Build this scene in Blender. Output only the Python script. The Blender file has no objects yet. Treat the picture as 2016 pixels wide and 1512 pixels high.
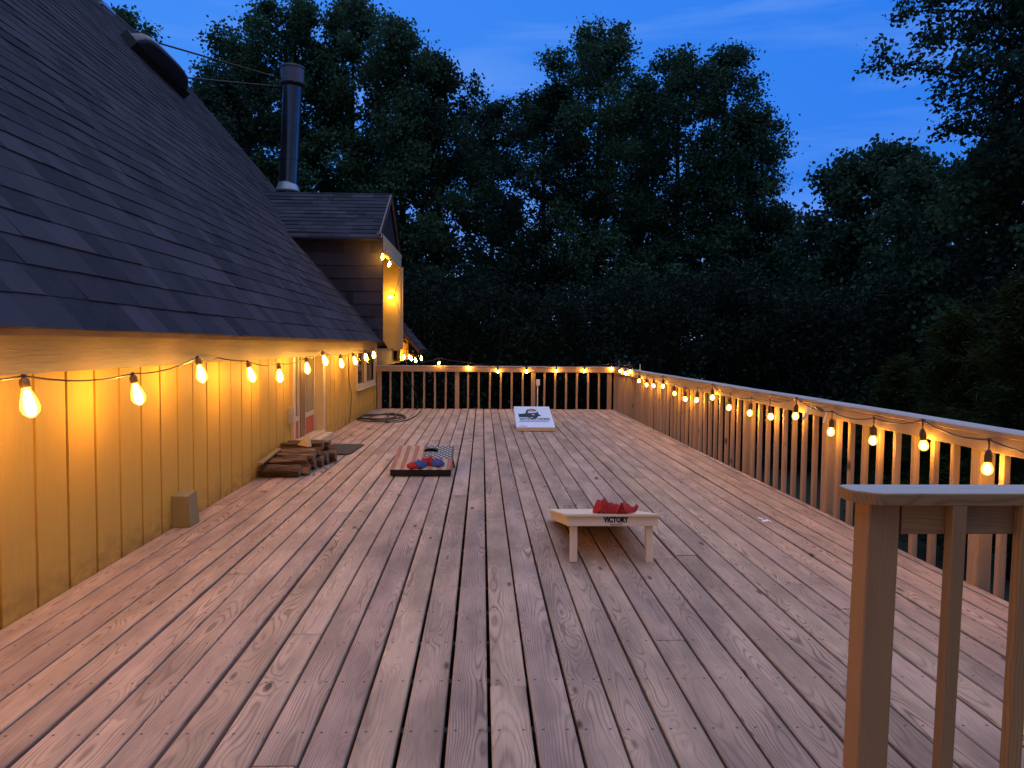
import bpy, math, random
import numpy as np
from mathutils import Vector, Matrix

random.seed(11)
SC = bpy.context.scene
COL = SC.collection
R = math.radians

# ------------------------------------------------------------------ camera
F = 1514.0
CAM = Vector((0.0, 0.0, 1.35))
ROLL = 0.006
def cam_axes():
    d = Vector((-0.0390, 0.0502, -1.0)).normalized()      # world +Y seen in camera space
    u = Vector((math.sin(ROLL), math.cos(ROLL), 0.0))
    u = (u - d * u.dot(d)).normalized()                     # world +Z in camera space
    x = d.cross(u).normalized()                             # world +X in camera space
    M = Matrix((x, d, u))                                   # rows: world axes in camera space -> cam->world
    return M
CM = cam_axes()
def ray(px, py):
    c = Vector(((px - 1008.0) / F, -(py - 756.0) / F, -1.0))
    return CM @ c
def on(px, py, x=None, y=None, z=None):
    r = ray(px, py)
    if x is not None: t = (x - CAM.x) / r.x
    elif y is not None: t = (y - CAM.y) / r.y
    else: t = (z - CAM.z) / r.z
    return CAM + r * t
cam = bpy.data.cameras.new('camera'); cam.sensor_width = 36.0; cam.lens = 36.0 * F / 2016.0
cam.clip_start = 0.05; cam.clip_end = 2000
co = bpy.data.objects.new('camera', cam); COL.objects.link(co)
co.matrix_world = Matrix.Translation(CAM) @ CM.to_4x4()
SC.camera = co

# ------------------------------------------------------------------ object helpers
def tag(o, label=None, cat=None, group=None, kind=None):
    if label: o['label'] = label
    if cat: o['category'] = cat
    if group: o['group'] = group
    if kind: o['kind'] = kind
    return o
def empty(name, loc=(0, 0, 0), label=None, cat=None, group=None):
    o = bpy.data.objects.new(name, None); COL.objects.link(o); o.location = loc
    o.empty_display_size = 0.1
    return tag(o, label, cat, group)
def link(name, me, mat=None, parent=None):
    o = bpy.data.objects.new(name, me); COL.objects.link(o)
    if mat is not None and not me.materials:
        for m in (mat if isinstance(mat, (list, tuple)) else [mat]): me.materials.append(m)
    if parent is not None:
        o.parent = parent
        o.matrix_parent_inverse = Matrix.Identity(4)
        o.location = -Vector(wloc(parent))
    return o
def wloc(o):
    v = Vector((0, 0, 0))
    while o is not None:
        v += o.location; o = o.parent
    return v

class MB:
    """mesh builder in world coordinates; carries a solid-wood coordinate (a, l, b) and a seed per point"""
    def __init__(s):
        s.v = []; s.f = []; s.w = []; s.s = []; s.m = []
    def add(s, vs, fs, w=None, seed=0.0, mi=0):
        n = len(s.v)
        s.v += [tuple(p) for p in vs]
        s.w += [tuple(p) for p in (w if w is not None else vs)]
        s.s += [seed] * len(vs)
        s.f += [tuple(i + n for i in f) for f in fs]
        s.m += [mi] * len(fs)
    def box(s, lo, hi, mi=0, seed=None):
        x0, y0, z0 = lo; x1, y1, z1 = hi
        vs = [(x0,y0,z0),(x1,y0,z0),(x1,y1,z0),(x0,y1,z0),(x0,y0,z1),(x1,y0,z1),(x1,y1,z1),(x0,y1,z1)]
        s.add(vs, [(3,2,1,0),(4,5,6,7),(0,1,5,4),(1,2,6,5),(2,3,7,6),(3,0,4,7)], None, random.random() if seed is None else seed, mi)
    def beam(s, pts, w, h, up=(0, 0, 1), ch=0.004, seed=None, mi=0, top=None):
        """chamfered timber along pts; w across, h along up"""
        pts = [Vector(p) for p in pts]
        d = (pts[-1] - pts[0]).normalized(); up = Vector(up)
        side = d.cross(up).normalized(); up2 = side.cross(d).normalized()
        a, b = w / 2, h / 2
        sec = [(-a + ch, -b), (a - ch, -b), (a, -b + ch), (a, b - ch), (a - ch, b), (-a + ch, b), (-a, b - ch), (-a, -b + ch)]
        vs, ws = [], []
        l = 0.0
        for i, p in enumerate(pts):
            if i: l += (pts[i] - pts[i - 1]).length
            for (q, r) in sec:
                vs.append(p + side * q + up2 * r); ws.append((q, l, r))
        fs = []
        for i in range(len(pts) - 1):
            for k in range(8):
                k2 = (k + 1) % 8
                fs.append((i * 8 + k, i * 8 + k2, i * 8 + 8 + k2, i * 8 + 8 + k))
        fs.append(tuple(range(7, -1, -1))); e = (len(pts) - 1) * 8
        fs.append(tuple(range(e, e + 8)))
        s.add(vs, fs, ws, random.random() if seed is None else seed, mi)
        if top is not None:
            k0 = len(s.m) - len(fs)
            for i in range(len(pts) - 1):
                for k in (3, 4, 5): s.m[k0 + i * 8 + k] = top
    def tube(s, pts, r, n=6, mi=0, caps=True):
        pts = [Vector(p) for p in pts]
        rs = r if isinstance(r, (list, tuple)) else [r] * len(pts)
        vs = []; prev = None
        for i, p in enumerate(pts):
            d = (pts[min(i + 1, len(pts) - 1)] - pts[max(i - 1, 0)])
            d = d.normalized() if d.length > 1e-9 else Vector((0, 0, 1))
            if prev is None:
                ref = Vector((0, 0, 1)) if abs(d.z) < 0.9 else Vector((1, 0, 0))
                sd = d.cross(ref).normalized()
            else:
                sd = (prev - d * prev.dot(d))
                sd = sd.normalized() if sd.length > 1e-6 else d.orthogonal().normalized()
            prev = sd; u = sd.cross(d)
            for k in range(n):
                t = 2 * math.pi * k / n
                vs.append(p + (sd * math.cos(t) + u * math.sin(t)) * rs[i])
        fs = []
        for i in range(len(pts) - 1):
            for k in range(n):
                k2 = (k + 1) % n
                fs.append((i * n + k, i * n + n + k, i * n + n + k2, i * n + k2))
        if caps:
            fs.append(tuple(range(n))); e = (len(pts) - 1) * n
            fs.append(tuple(range(e + n - 1, e - 1, -1)))
        s.add(vs, fs, None, random.random(), mi)
    def lathe(s, prof, c=(0, 0, 0), n=12, mi=0):
        c = Vector(c); vs = []
        for (r, z) in prof:
            for k in range(n):
                t = 2 * math.pi * k / n
                vs.append(c + Vector((r * math.cos(t), r * math.sin(t), z)))
        fs = []
        for i in range(len(prof) - 1):
            for k in range(n):
                k2 = (k + 1) % n
                fs.append((i * n + k, i * n + k2, i * n + n + k2, i * n + n + k))
        s.add(vs, fs, None, random.random(), mi)
    def prism(s, poly, depth, mi=0, mi_side=None):
        """poly: list of 3-D points (planar); depth: vector"""
        n = len(poly); d = Vector(depth)
        vs = [Vector(p) for p in poly] + [Vector(p) + d for p in poly]
        s.add(vs, [tuple(range(n - 1, -1, -1)), tuple(range(n, 2 * n))], None, random.random(), mi)
        b = len(s.v) - 2 * n
        for k in range(n):
            k2 = (k + 1) % n
            s.f.append((b + k, b + k2, b + n + k2, b + n + k)); s.m.append(mi if mi_side is None else mi_side)
    def mesh(s, name, smooth=False):
        me = bpy.data.meshes.new(name)
        me.from_pydata(s.v, [], s.f)
        at = me.attributes.new('wood', 'FLOAT_VECTOR', 'POINT')
        at.data.foreach_set('vector', np.array(s.w, dtype=np.float32).ravel())
        at = me.attributes.new('seed', 'FLOAT', 'POINT')
        at.data.foreach_set('value', np.array(s.s, dtype=np.float32))
        me.polygons.foreach_set('material_index', np.array(s.m, dtype=np.int32))
        if smooth: me.polygons.foreach_set('use_smooth', [True] * len(s.f))
        me.update()
        return me
    def build(s, name, mat, parent=None, smooth=False):
        return link(name, s.mesh(name, smooth), mat, parent)

# ------------------------------------------------------------------ materials
class NT:
    def __init__(s, name):
        s.mat = bpy.data.materials.new(name); s.mat.use_nodes = True
        s.t = s.mat.node_tree; s.t.nodes.clear()
        s.out = s.n('ShaderNodeOutputMaterial')
    def n(s, typ, **kw):
        nd = s.t.nodes.new(typ)
        for k, v in kw.items():
            if k.startswith('i_'):
                key = k[2:]; key = int(key) if key.isdigit() else key.replace('_', ' ')
                s.set(nd.inputs[key], v)
            else: setattr(nd, k, v)
        return nd
    def set(s, inp, v):
        if isinstance(v, bpy.types.NodeSocket): s.t.links.new(v, inp)
        elif isinstance(v, bpy.types.Node): s.t.links.new(v.outputs[0], inp)
        else: inp.default_value = v
    def math(s, op, a, b=0.0, c=None, clamp=False):
        nd = s.n('ShaderNodeMath', operation=op, use_clamp=clamp)
        s.set(nd.inputs[0], a); s.set(nd.inputs[1], b)
        if c is not None: s.set(nd.inputs[2], c)
        return nd.outputs[0]
    def mixc(s, f, a, b, mode='MIX'):
        nd = s.n('ShaderNodeMix', data_type='RGBA', blend_type=mode)
        s.set(nd.inputs[0], f)
        s.set(nd.inputs[6], a if not isinstance(a, tuple) else (*a, 1) if len(a) == 3 else a)
        s.set(nd.inputs[7], b if not isinstance(b, tuple) else (*b, 1) if len(b) == 3 else b)
        return nd.outputs[2]
    def attr(s, name, out='Vector'):
        return s.n('ShaderNodeAttribute', attribute_name=name).outputs[out]
    def noise(s, vec, scale=1.0, detail=2.0, rough=0.5, dist=0.0):
        nd = s.n('ShaderNodeTexNoise')
        if vec is not None: s.set(nd.inputs['Vector'], vec)
        nd.inputs['Scale'].default_value = scale; nd.inputs['Detail'].default_value = detail
        nd.inputs['Roughness'].default_value = rough; nd.inputs['Distortion'].default_value = dist
        return nd.outputs[0]
    def rng(s, v, a, b, c=0.0, d=1.0):
        nd = s.n('ShaderNodeMapRange'); s.set(nd.inputs[0], v)
        for i, q in enumerate((a, b, c, d)): nd.inputs[i + 1].default_value = q
        return nd.outputs[0]
    def scl(s, vec, sc):
        nd = s.n('ShaderNodeVectorMath', operation='MULTIPLY'); s.set(nd.inputs[0], vec); nd.inputs[1].default_value = sc
        return nd.outputs[0]
    def comb(s, x, y, z):
        nd = s.n('ShaderNodeCombineXYZ'); s.set(nd.inputs[0], x); s.set(nd.inputs[1], y); s.set(nd.inputs[2], z)
        return nd.outputs[0]
    def bsdf(s, col, rough=0.7, metal=0.0, spec=0.3, bump=None, bstr=0.3, bdist=0.01, **kw):
        b = s.n('ShaderNodeBsdfPrincipled')
        s.set(b.inputs['Base Color'], col if not isinstance(col, tuple) else (*col[:3], 1))
        s.set(b.inputs['Roughness'], rough); s.set(b.inputs['Metallic'], metal)
        b.inputs['Specular IOR Level'].default_value = spec
        for k, v in kw.items(): s.set(b.inputs[k.replace('_', ' ')], v)
        if bump is not None:
            bp = s.n('ShaderNodeBump'); bp.inputs['Strength'].default_value = bstr; bp.inputs['Distance'].default_value = bdist
            s.set(bp.inputs['Height'], bump); s.t.links.new(bp.outputs[0], b.inputs['Normal'])
        s.t.links.new(b.outputs[0], s.out.inputs[0])
        return b

def wood_mat(name, light, dark, knotc, grey, ring=0.0085, ringamt=0.55, tint=0.35, rough=0.72, knots=True, greyamt=0.5, nails=False):
    m = NT(name)
    sep = m.n('ShaderNodeSeparateXYZ', i_0=m.attr('wood'))
    a, l, b = sep.outputs
    seed = m.attr('seed', 'Fac')
    wn = m.n('ShaderNodeTexWhiteNoise', noise_dimensions='1D'); m.set(wn.inputs['W'], seed)
    sw = m.n('ShaderNodeSeparateColor', i_0=wn.outputs['Color'])
    r1, r2, r3 = sw.outputs
    so = m.math('MULTIPLY', seed, 61.7)
    # slow wander of the pith along the board: makes cathedral figure
    v1 = m.comb(m.math('MULTIPLY', a, 3.0), m.math('ADD', m.math('MULTIPLY', l, 0.9), so), m.math('MULTIPLY', b, 3.0))
    n1 = m.noise(v1, 1.0, 2.0, 0.5)
    v2 = m.comb(m.math('ADD', m.math('MULTIPLY', a, 9.0), so), m.math('MULTIPLY', l, 2.6), m.math('MULTIPLY', b, 9.0))
    n2 = m.noise(v2, 1.0, 2.0, 0.55)
    ca = m.math('MULTIPLY', m.math('SUBTRACT', r1, 0.5), 0.10)
    cb = m.math('ADD', m.math('MULTIPLY', r2, 0.07), 0.012)
    aa = m.math('ADD', m.math('SUBTRACT', a, ca), m.math('MULTIPLY', m.math('SUBTRACT', n2, 0.5), 0.026))
    bb = m.math('ADD', m.math('ADD', b, cb), m.math('MULTIPLY', m.math('SUBTRACT', n1, 0.5), 0.13))
    r = m.math('SQRT', m.math('ADD', m.math('MULTIPLY', aa, aa), m.math('MULTIPLY', bb, bb)))
    kf = None
    if knots:
        vk = m.comb(m.math('ADD', m.math('MULTIPLY', a, 7.0), so), m.math('MULTIPLY', l, 2.4), so)
        vo = m.n('ShaderNodeTexVoronoi', feature='F1', voronoi_dimensions='3D'); m.set(vo.inputs['Vector'], vk); vo.inputs['Scale'].default_value = 1.0
        d = vo.outputs['Distance']
        g = m.math('EXPONENT', m.math('MULTIPLY', m.math('MULTIPLY', d, d), -22.0))
        r = m.math('ADD', r, m.math('MULTIPLY', g, 0.03))
        kd = m.math('ADD', d, m.math('MULTIPLY', m.math('SUBTRACT', n2, 0.5), 0.10))
        kf = m.rng(kd, 0.055, 0.13, 1.0, 0.0)
        sel = m.n('ShaderNodeSeparateColor', i_0=vo.outputs['Color'])
        kf = m.math('MULTIPLY', kf, m.math('GREATER_THAN', sel.outputs[0], 0.38))
    ph = m.math('MULTIPLY', r, 2 * math.pi / ring)
    sn = m.math('ADD', m.math('MULTIPLY', m.math('SINE', ph), 0.5), 0.5)
    rg = m.math('POWER', sn, 3.0)
    vf = m.comb(m.math('ADD', m.math('MULTIPLY', a, 240.0), so), m.math('MULTIPLY', l, 5.0), m.math('MULTIPLY', b, 240.0))
    fib = m.noise(vf, 1.0, 2.0, 0.6)
    vm_ = m.comb(m.math('MULTIPLY_ADD', a, 4.0, so), m.math('MULTIPLY', l, 0.8), m.math('MULTIPLY', so, 0.7))
    mask = m.rng(m.noise(vm_, 1.0, 2.0, 0.5), 0.36, 0.62, 0.30, 1.0)
    amt = m.math('MULTIPLY', m.math('MULTIPLY', rg, mask), m.math('MULTIPLY_ADD', n1, 0.6, ringamt - 0.3), clamp=True)
    amt = m.math('ADD', amt, m.math('MULTIPLY', m.math('SUBTRACT', fib, 0.5), 0.75), clamp=True)
    col = m.mixc(amt, light, dark)
    vb = m.comb(m.math('ADD', m.math('MULTIPLY', a, 5.0), so), m.math('MULTIPLY', l, 1.3), m.math('MULTIPLY', b, 5.0))
    bl = m.noise(vb, 1.0, 4.0, 0.6)
    col = m.mixc(m.math('MULTIPLY', m.rng(bl, 0.38, 0.68), greyamt), col, grey)
    if kf is not None: col = m.mixc(m.math('MULTIPLY', kf, 0.85), col, knotc)
    if nails:
        # pairs of nail heads over each joist
        ml = m.math('ABSOLUTE', m.math('SUBTRACT', m.math('FRACT', m.math('DIVIDE', m.n('ShaderNodeSeparateXYZ', i_0=m.n('ShaderNodeNewGeometry').outputs['Position']).outputs[1], 0.406)), 0.5))
        ml = m.math('MULTIPLY', ml, 0.406)
        mu = m.math('ABSOLUTE', m.math('SUBTRACT', m.math('ABSOLUTE', a), 0.043))
        dd = m.math('SQRT', m.math('ADD', m.math('MULTIPLY', ml, ml), m.math('MULTIPLY', mu, mu)))
        col = m.mixc(m.math('MULTIPLY', m.rng(dd, 0.0045, 0.0065, 1.0, 0.0), 0.92), col, (0.05, 0.04, 0.04))
    # per-piece tone
    tone = m.math('MULTIPLY_ADD', r3, tint, 1.0 - tint / 2)
    tc = m.n('ShaderNodeCombineColor'); m.set(tc.inputs[0], tone); m.set(tc.inputs[1], tone); m.set(tc.inputs[2], m.math('MULTIPLY', tone, m.math('MULTIPLY_ADD', r1, 0.12, 0.94)))
    col = m.mixc(1.0, col, tc.outputs[0], 'MULTIPLY')
    hgt = m.math('ADD', m.math('MULTIPLY', rg, -0.5), m.math('MULTIPLY', fib, 0.5))
    m.bsdf(col, rough, bump=hgt, bstr=0.35, bdist=0.0016, spec=0.22)
    return m.mat

def plain(name, col, rough=0.6, metal=0.0, var=0.15, scale=12.0, stretch=(1, 1, 1), spec=0.3, bump=0.0, **kw):
    m = NT(name)
    tc = m.n('ShaderNodeTexCoord')
    v = m.scl(tc.outputs['Object'], stretch)
    n = m.noise(v, scale, 5.0, 0.6)
    c = m.mixc(m.rng(n, 0.3, 0.7), tuple(x * (1 - var) for x in col), tuple(min(1, x * (1 + var)) for x in col))
    m.bsdf(c, rough, metal, spec, bump=n if bump else None, bstr=bump, bdist=0.004, **kw)
    return m.mat

M = {}
M['deck'] = wood_mat('weathered deck boards', (0.52, 0.345, 0.235), (0.070, 0.040, 0.027), (0.026, 0.018, 0.015), (0.20, 0.138, 0.102), ring=0.0080, ringamt=0.78, tint=0.28, nails=True, greyamt=0.80)
M['lumber'] = wood_mat('treated railing lumber', (0.42, 0.275, 0.165), (0.19, 0.11, 0.058), (0.06, 0.034, 0.022), (0.34, 0.25, 0.18), ring=0.010, ringamt=0.5, tint=0.25, greyamt=0.35)
M['newel'] = wood_mat('brown newel timber', (0.37, 0.205, 0.085), (0.17, 0.085, 0.032), (0.06, 0.03, 0.015), (0.26, 0.155, 0.075), ring=0.010, ringamt=0.62, tint=0.2, greyamt=0.5)
M['cap'] = wood_mat('weathered cap rail', (0.50, 0.42, 0.35), (0.22, 0.17, 0.13), (0.08, 0.06, 0.045), (0.47, 0.43, 0.40), ring=0.009, ringamt=0.65, tint=0.2, greyamt=0.7)
M['pine'] = wood_mat('pale pine', (0.74, 0.58, 0.40), (0.60, 0.44, 0.28), (0.35, 0.22, 0.12), (0.72, 0.58, 0.42), ring=0.012, ringamt=0.4, tint=0.06, knots=False, greyamt=0.3)
M['block'] = wood_mat('greyed block', (0.22, 0.175, 0.085), (0.13, 0.10, 0.05), (0.06, 0.045, 0.025), (0.19, 0.16, 0.09), knots=False)
M['joist'] = plain('dark joist', (0.08, 0.06, 0.045), 0.9)

def siding_mat():
    m = NT('tan painted siding')
    g = m.n('ShaderNodeNewGeometry').outputs['Position']
    n1 = m.noise(m.scl(g, (1, 30.0, 1.6)), 3.0, 4.0, 0.6)
    n2 = m.noise(g, 0.9, 4.0, 0.55)
    c = m.mixc(m.rng(n1, 0.3, 0.7), (0.50, 0.305, 0.052), (0.56, 0.345, 0.062))
    c = m.mixc(m.math('MULTIPLY', m.rng(n2, 0.45, 0.7), 0.4), c, (0.46, 0.275, 0.045))
    sp = m.n('ShaderNodeSeparateXYZ', i_0=g)
    splash = m.math('MULTIPLY', m.rng(sp.outputs[2], 0.03, 0.22, 1.0, 0.0), m.rng(m.noise(m.scl(g, (1, 4, 8)), 2.0, 4.0), 0.35, 0.65))
    c = m.mixc(m.math('MULTIPLY', splash, 0.6), c, (0.20, 0.12, 0.04))
    m.bsdf(c, 0.6, bump=n1, bstr=0.25, bdist=0.004, spec=0.3)
    return m.mat
M['siding'] = siding_mat()
def frieze_mat():
    m = NT('mauve brown painted plank')
    g = m.n('ShaderNodeNewGeometry').outputs['Position']
    n1 = m.noise(m.scl(g, (1, 2.0, 40.0)), 2.0, 5.0, 0.65)
    n2 = m.noise(m.scl(g, (1, 0.7, 3)), 1.5, 3.0, 0.6)
    c = m.mixc(m.rng(n1, 0.3, 0.7), (0.115, 0.085, 0.080), (0.165, 0.125, 0.118))
    c = m.mixc(m.math('MULTIPLY', m.rng(n2, 0.45, 0.7), 0.5), c, (0.20, 0.135, 0.095))
    m.bsdf(c, 0.5, bump=n1, bstr=0.4, bdist=0.006, spec=0.35)
    return m.mat
M['frieze'] = frieze_mat()
M['fascia'] = plain('brown drip edge', (0.15, 0.085, 0.045), 0.45, var=0.2, scale=2.0, stretch=(1, 1, 6))
def shingle_mat():
    m = NT('asphalt shingle')
    seed = m.attr('seed', 'Fac')
    g = m.n('ShaderNodeNewGeometry').outputs['Position']
    wn = m.n('ShaderNodeTexWhiteNoise', noise_dimensions='1D'); m.set(wn.inputs['W'], seed)
    gr = m.noise(g, 70.0, 3.0, 0.75)
    bl = m.noise(g, 1.3, 4.0, 0.6)
    c = m.mixc(wn.outputs['Value'], (0.019, 0.019, 0.027), (0.070, 0.063, 0.077))
    c = m.mixc(m.math('MULTIPLY', m.rng(gr, 0.35, 0.7), 0.5), c, (0.058, 0.056, 0.066))
    c = m.mixc(m.math('MULTIPLY', m.rng(bl, 0.4, 0.7), 0.3), c, (0.032, 0.028, 0.031))
    m.bsdf(c, 1.0, bump=gr, bstr=0.6, bdist=0.005, spec=0.08)
    return m.mat
M['shingle'] = shingle_mat()
M['ply'] = plain('yellow painted plywood', (0.74, 0.56, 0.20), 0.55, var=0.08, scale=3.0)
M['trim'] = plain('cream trim', (0.56, 0.45, 0.28), 0.5, var=0.08, scale=6.0)
M['white'] = plain('white paint', (0.50, 0.43, 0.31), 0.4, var=0.05, scale=8.0)
M['red'] = plain('red door paint', (0.42, 0.085, 0.05), 0.45, var=0.12, scale=8.0)
M['brownwood'] = plain('brown door wood', (0.20, 0.12, 0.06), 0.5, var=0.2, scale=4.0, stretch=(8, 8, 1))
M['glass'] = plain('window pane', (0.045, 0.042, 0.03), 0.12, var=0.2, scale=2.0, spec=0.6)
M['doorglass'] = plain('door pane', (0.20, 0.19, 0.13), 0.18, var=0.15, scale=2.0, spec=0.6)
M['flue'] = plain('dark steel flue', (0.11, 0.12, 0.14), 0.16, 0.9, var=0.12, scale=4.0)
M['fluecap'] = plain('flue cap steel', (0.16, 0.15, 0.16), 0.45, 0.8, var=0.2, scale=30.0)
M['flash'] = plain('pale flashing', (0.50, 0.52, 0.55), 0.35, 0.6, var=0.1)
M['dome'] = plain('tinted acrylic dome', (0.03, 0.032, 0.04), 0.2, var=0.05, spec=0.35)
M['darkmetal'] = plain('dark bronze curb', (0.025, 0.02, 0.02), 0.5, 0.2)
M['bark'] = plain('tree bark', (0.035, 0.028, 0.022), 0.9, var=0.35, scale=6.0, stretch=(6, 6, 1), bump=0.6)
M['logbark'] = plain('firewood bark', (0.085, 0.052, 0.03), 0.9, var=0.6, scale=14.0, stretch=(0.5, 3, 3), bump=0.9)
M['logsplit'] = plain('split firewood', (0.17, 0.095, 0.05), 0.85, var=0.65, scale=12.0, stretch=(0.35, 4, 4), bump=0.7)
M['logend'] = plain('firewood end grain', (0.20, 0.135, 0.08), 0.9, var=0.4, scale=18.0, bump=0.5)
M['cutwood'] = plain('fresh cut wedge', (0.66, 0.46, 0.22), 0.7, var=0.1, scale=10.0)
M['whiteboard'] = plain('white board face', (0.74, 0.76, 0.80), 0.35, var=0.03, scale=3.0)
M['black'] = plain('black paint', (0.012, 0.011, 0.012), 0.45, var=0.2)
M['navy'] = plain('navy print', (0.012, 0.016, 0.045), 0.45, var=0.2)
M['orangehole'] = plain('brown hole edge', (0.26, 0.12, 0.08), 0.6)
M['stripe_r'] = plain('faded red stripe', (0.36, 0.105, 0.05), 0.6, var=0.3, scale=9.0, stretch=(4, 0.6, 1))
M['stripe_w'] = plain('aged cream stripe', (0.43, 0.29, 0.15), 0.6, var=0.2, scale=9.0, stretch=(4, 0.6, 1))
M['union'] = plain('faded blue grey field', (0.11, 0.088, 0.072), 0.6, var=0.25, scale=9.0, stretch=(4, 0.6, 1))
M['starw'] = plain('white star', (0.75, 0.72, 0.66), 0.6, var=0.05)
M['redcloth'] = plain('red duck cloth', (0.36, 0.018, 0.014), 0.85, var=0.15, scale=40.0, bump=0.2)
M['bluecloth'] = plain('blue duck cloth', (0.05, 0.085, 0.27), 0.85, var=0.15, scale=40.0, bump=0.2)
M['cord'] = plain('dark cord', (0.06, 0.035, 0.018), 0.5, var=0.2)
M['hosecord'] = plain('dark extension cord', (0.022, 0.018, 0.016), 0.55, var=0.2)
M['socket'] = plain('black lamp socket', (0.06, 0.035, 0.016), 0.45, var=0.2)
M['socket_glowtint'] = plain('glow tinted lamp socket', (0.20, 0.11, 0.04), 0.5, var=0.2)  # brown tone stands in for bulb glow washing over the sockets
M['mat'] = plain('charcoal doormat', (0.045, 0.043, 0.036), 0.95, var=0.35, scale=120.0, bump=0.8)
M['plasticw'] = plain('white plastic', (0.70, 0.70, 0.70), 0.4, var=0.03)
M['paper'] = plain('pale paper tag', (0.72, 0.71, 0.72), 0.6, var=0.04)
M['greyplastic'] = plain('grey outlet cover', (0.34, 0.31, 0.25), 0.5, var=0.1)
M['shadewall'] = plain('shade toned wall', (0.09, 0.075, 0.06), 0.7, var=0.1, scale=3.0)  # dim grey put into the colour for the unlit end of the wall

def bulb_mats():
    m = NT('lit bulb glass')
    tr = m.n('ShaderNodeBsdfTransparent'); tr.inputs[0].default_value = (1, 0.9, 0.7, 1)
    em = m.n('ShaderNodeEmission'); em.inputs[0].default_value = (1.0, 0.58, 0.10, 1); em.inputs[1].default_value = 5.0
    gl = m.n('ShaderNodeBsdfGlossy'); gl.inputs['Roughness'].default_value = 0.05
    ad = m.n('ShaderNodeMixShader'); ad.inputs[0].default_value = 0.32
    m.t.links.new(tr.outputs[0], ad.inputs[1]); m.t.links.new(em.outputs[0], ad.inputs[2])
    lw = m.n('ShaderNodeLayerWeight'); lw.inputs[0].default_value = 0.25
    mx = m.n('ShaderNodeMixShader'); m.t.links.new(m.math('MULTIPLY', lw.outputs[0], 0.5), mx.inputs[0])
    m.t.links.new(ad.outputs[0], mx.inputs[1]); m.t.links.new(gl.outputs[0], mx.inputs[2])
    m.t.links.new(mx.outputs[0], m.out.inputs[0])
    m.mat.cycles.emission_sampling = 'NONE'
    f = NT('glowing filament')
    e = f.n('ShaderNodeEmission'); e.inputs[0].default_value = (1.0, 0.50, 0.075, 1); e.inputs[1].default_value = FIL
    f.t.links.new(e.outputs[0], f.out.inputs[0])
    return m.mat, f.mat
FIL = 440.0
M['bulbglass'], M['filament'] = bulb_mats()

def leaf_mat(name, c1, c2):
    m = NT(name)
    s = m.attr('tint', 'Fac')
    c = m.mixc(s, c1, c2)
    d = m.n('ShaderNodeBsdfPrincipled'); m.set(d.inputs['Base Color'], c); d.inputs['Roughness'].default_value = 0.55
    d.inputs['Specular IOR Level'].default_value = 0.08; d.inputs['Roughness'].default_value = 0.7
    t = m.n('ShaderNodeBsdfTranslucent'); m.set(t.inputs[0], c)
    mx = m.n('ShaderNodeMixShader'); mx.inputs[0].default_value = 0.25
    m.t.links.new(d.outputs[0], mx.inputs[1]); m.t.links.new(t.outputs[0], mx.inputs[2]); m.t.links.new(mx.outputs[0], m.out.inputs[0])
    return m.mat
M['leaf_a'] = leaf_mat('oak leaves', (0.026, 0.064, 0.036), (0.075, 0.150, 0.075))
M['leaf_b'] = leaf_mat('dark leaves', (0.016, 0.038, 0.026), (0.040, 0.080, 0.048))
M['leaf_c'] = leaf_mat('elm leaves', (0.020, 0.050, 0.030), (0.050, 0.105, 0.055))
M['leaf_d'] = leaf_mat('juniper sprays', (0.012, 0.024, 0.007), (0.040, 0.058, 0.014))
M['leaf_e'] = leaf_mat('thicket leaves', (0.006, 0.014, 0.010), (0.022, 0.042, 0.028))  # extra dark leaf colour, standing in for shade under the crowns

def ground_mat():
    m = NT('dark grass ground')
    g = m.n('ShaderNodeNewGeometry').outputs['Position']
    n = m.noise(g, 0.6, 6.0, 0.65); n2 = m.noise(g, 14.0, 3.0, 0.6)
    c = m.mixc(n, (0.018, 0.024, 0.012), (0.045, 0.055, 0.025)); c = m.mixc(m.math('MULTIPLY', n2, 0.5), c, (0.03, 0.022, 0.014))
    m.bsdf(c, 0.95, bump=n2, bstr=0.6, bdist=0.05)
    return m.mat
M['ground'] = ground_mat()

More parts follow.
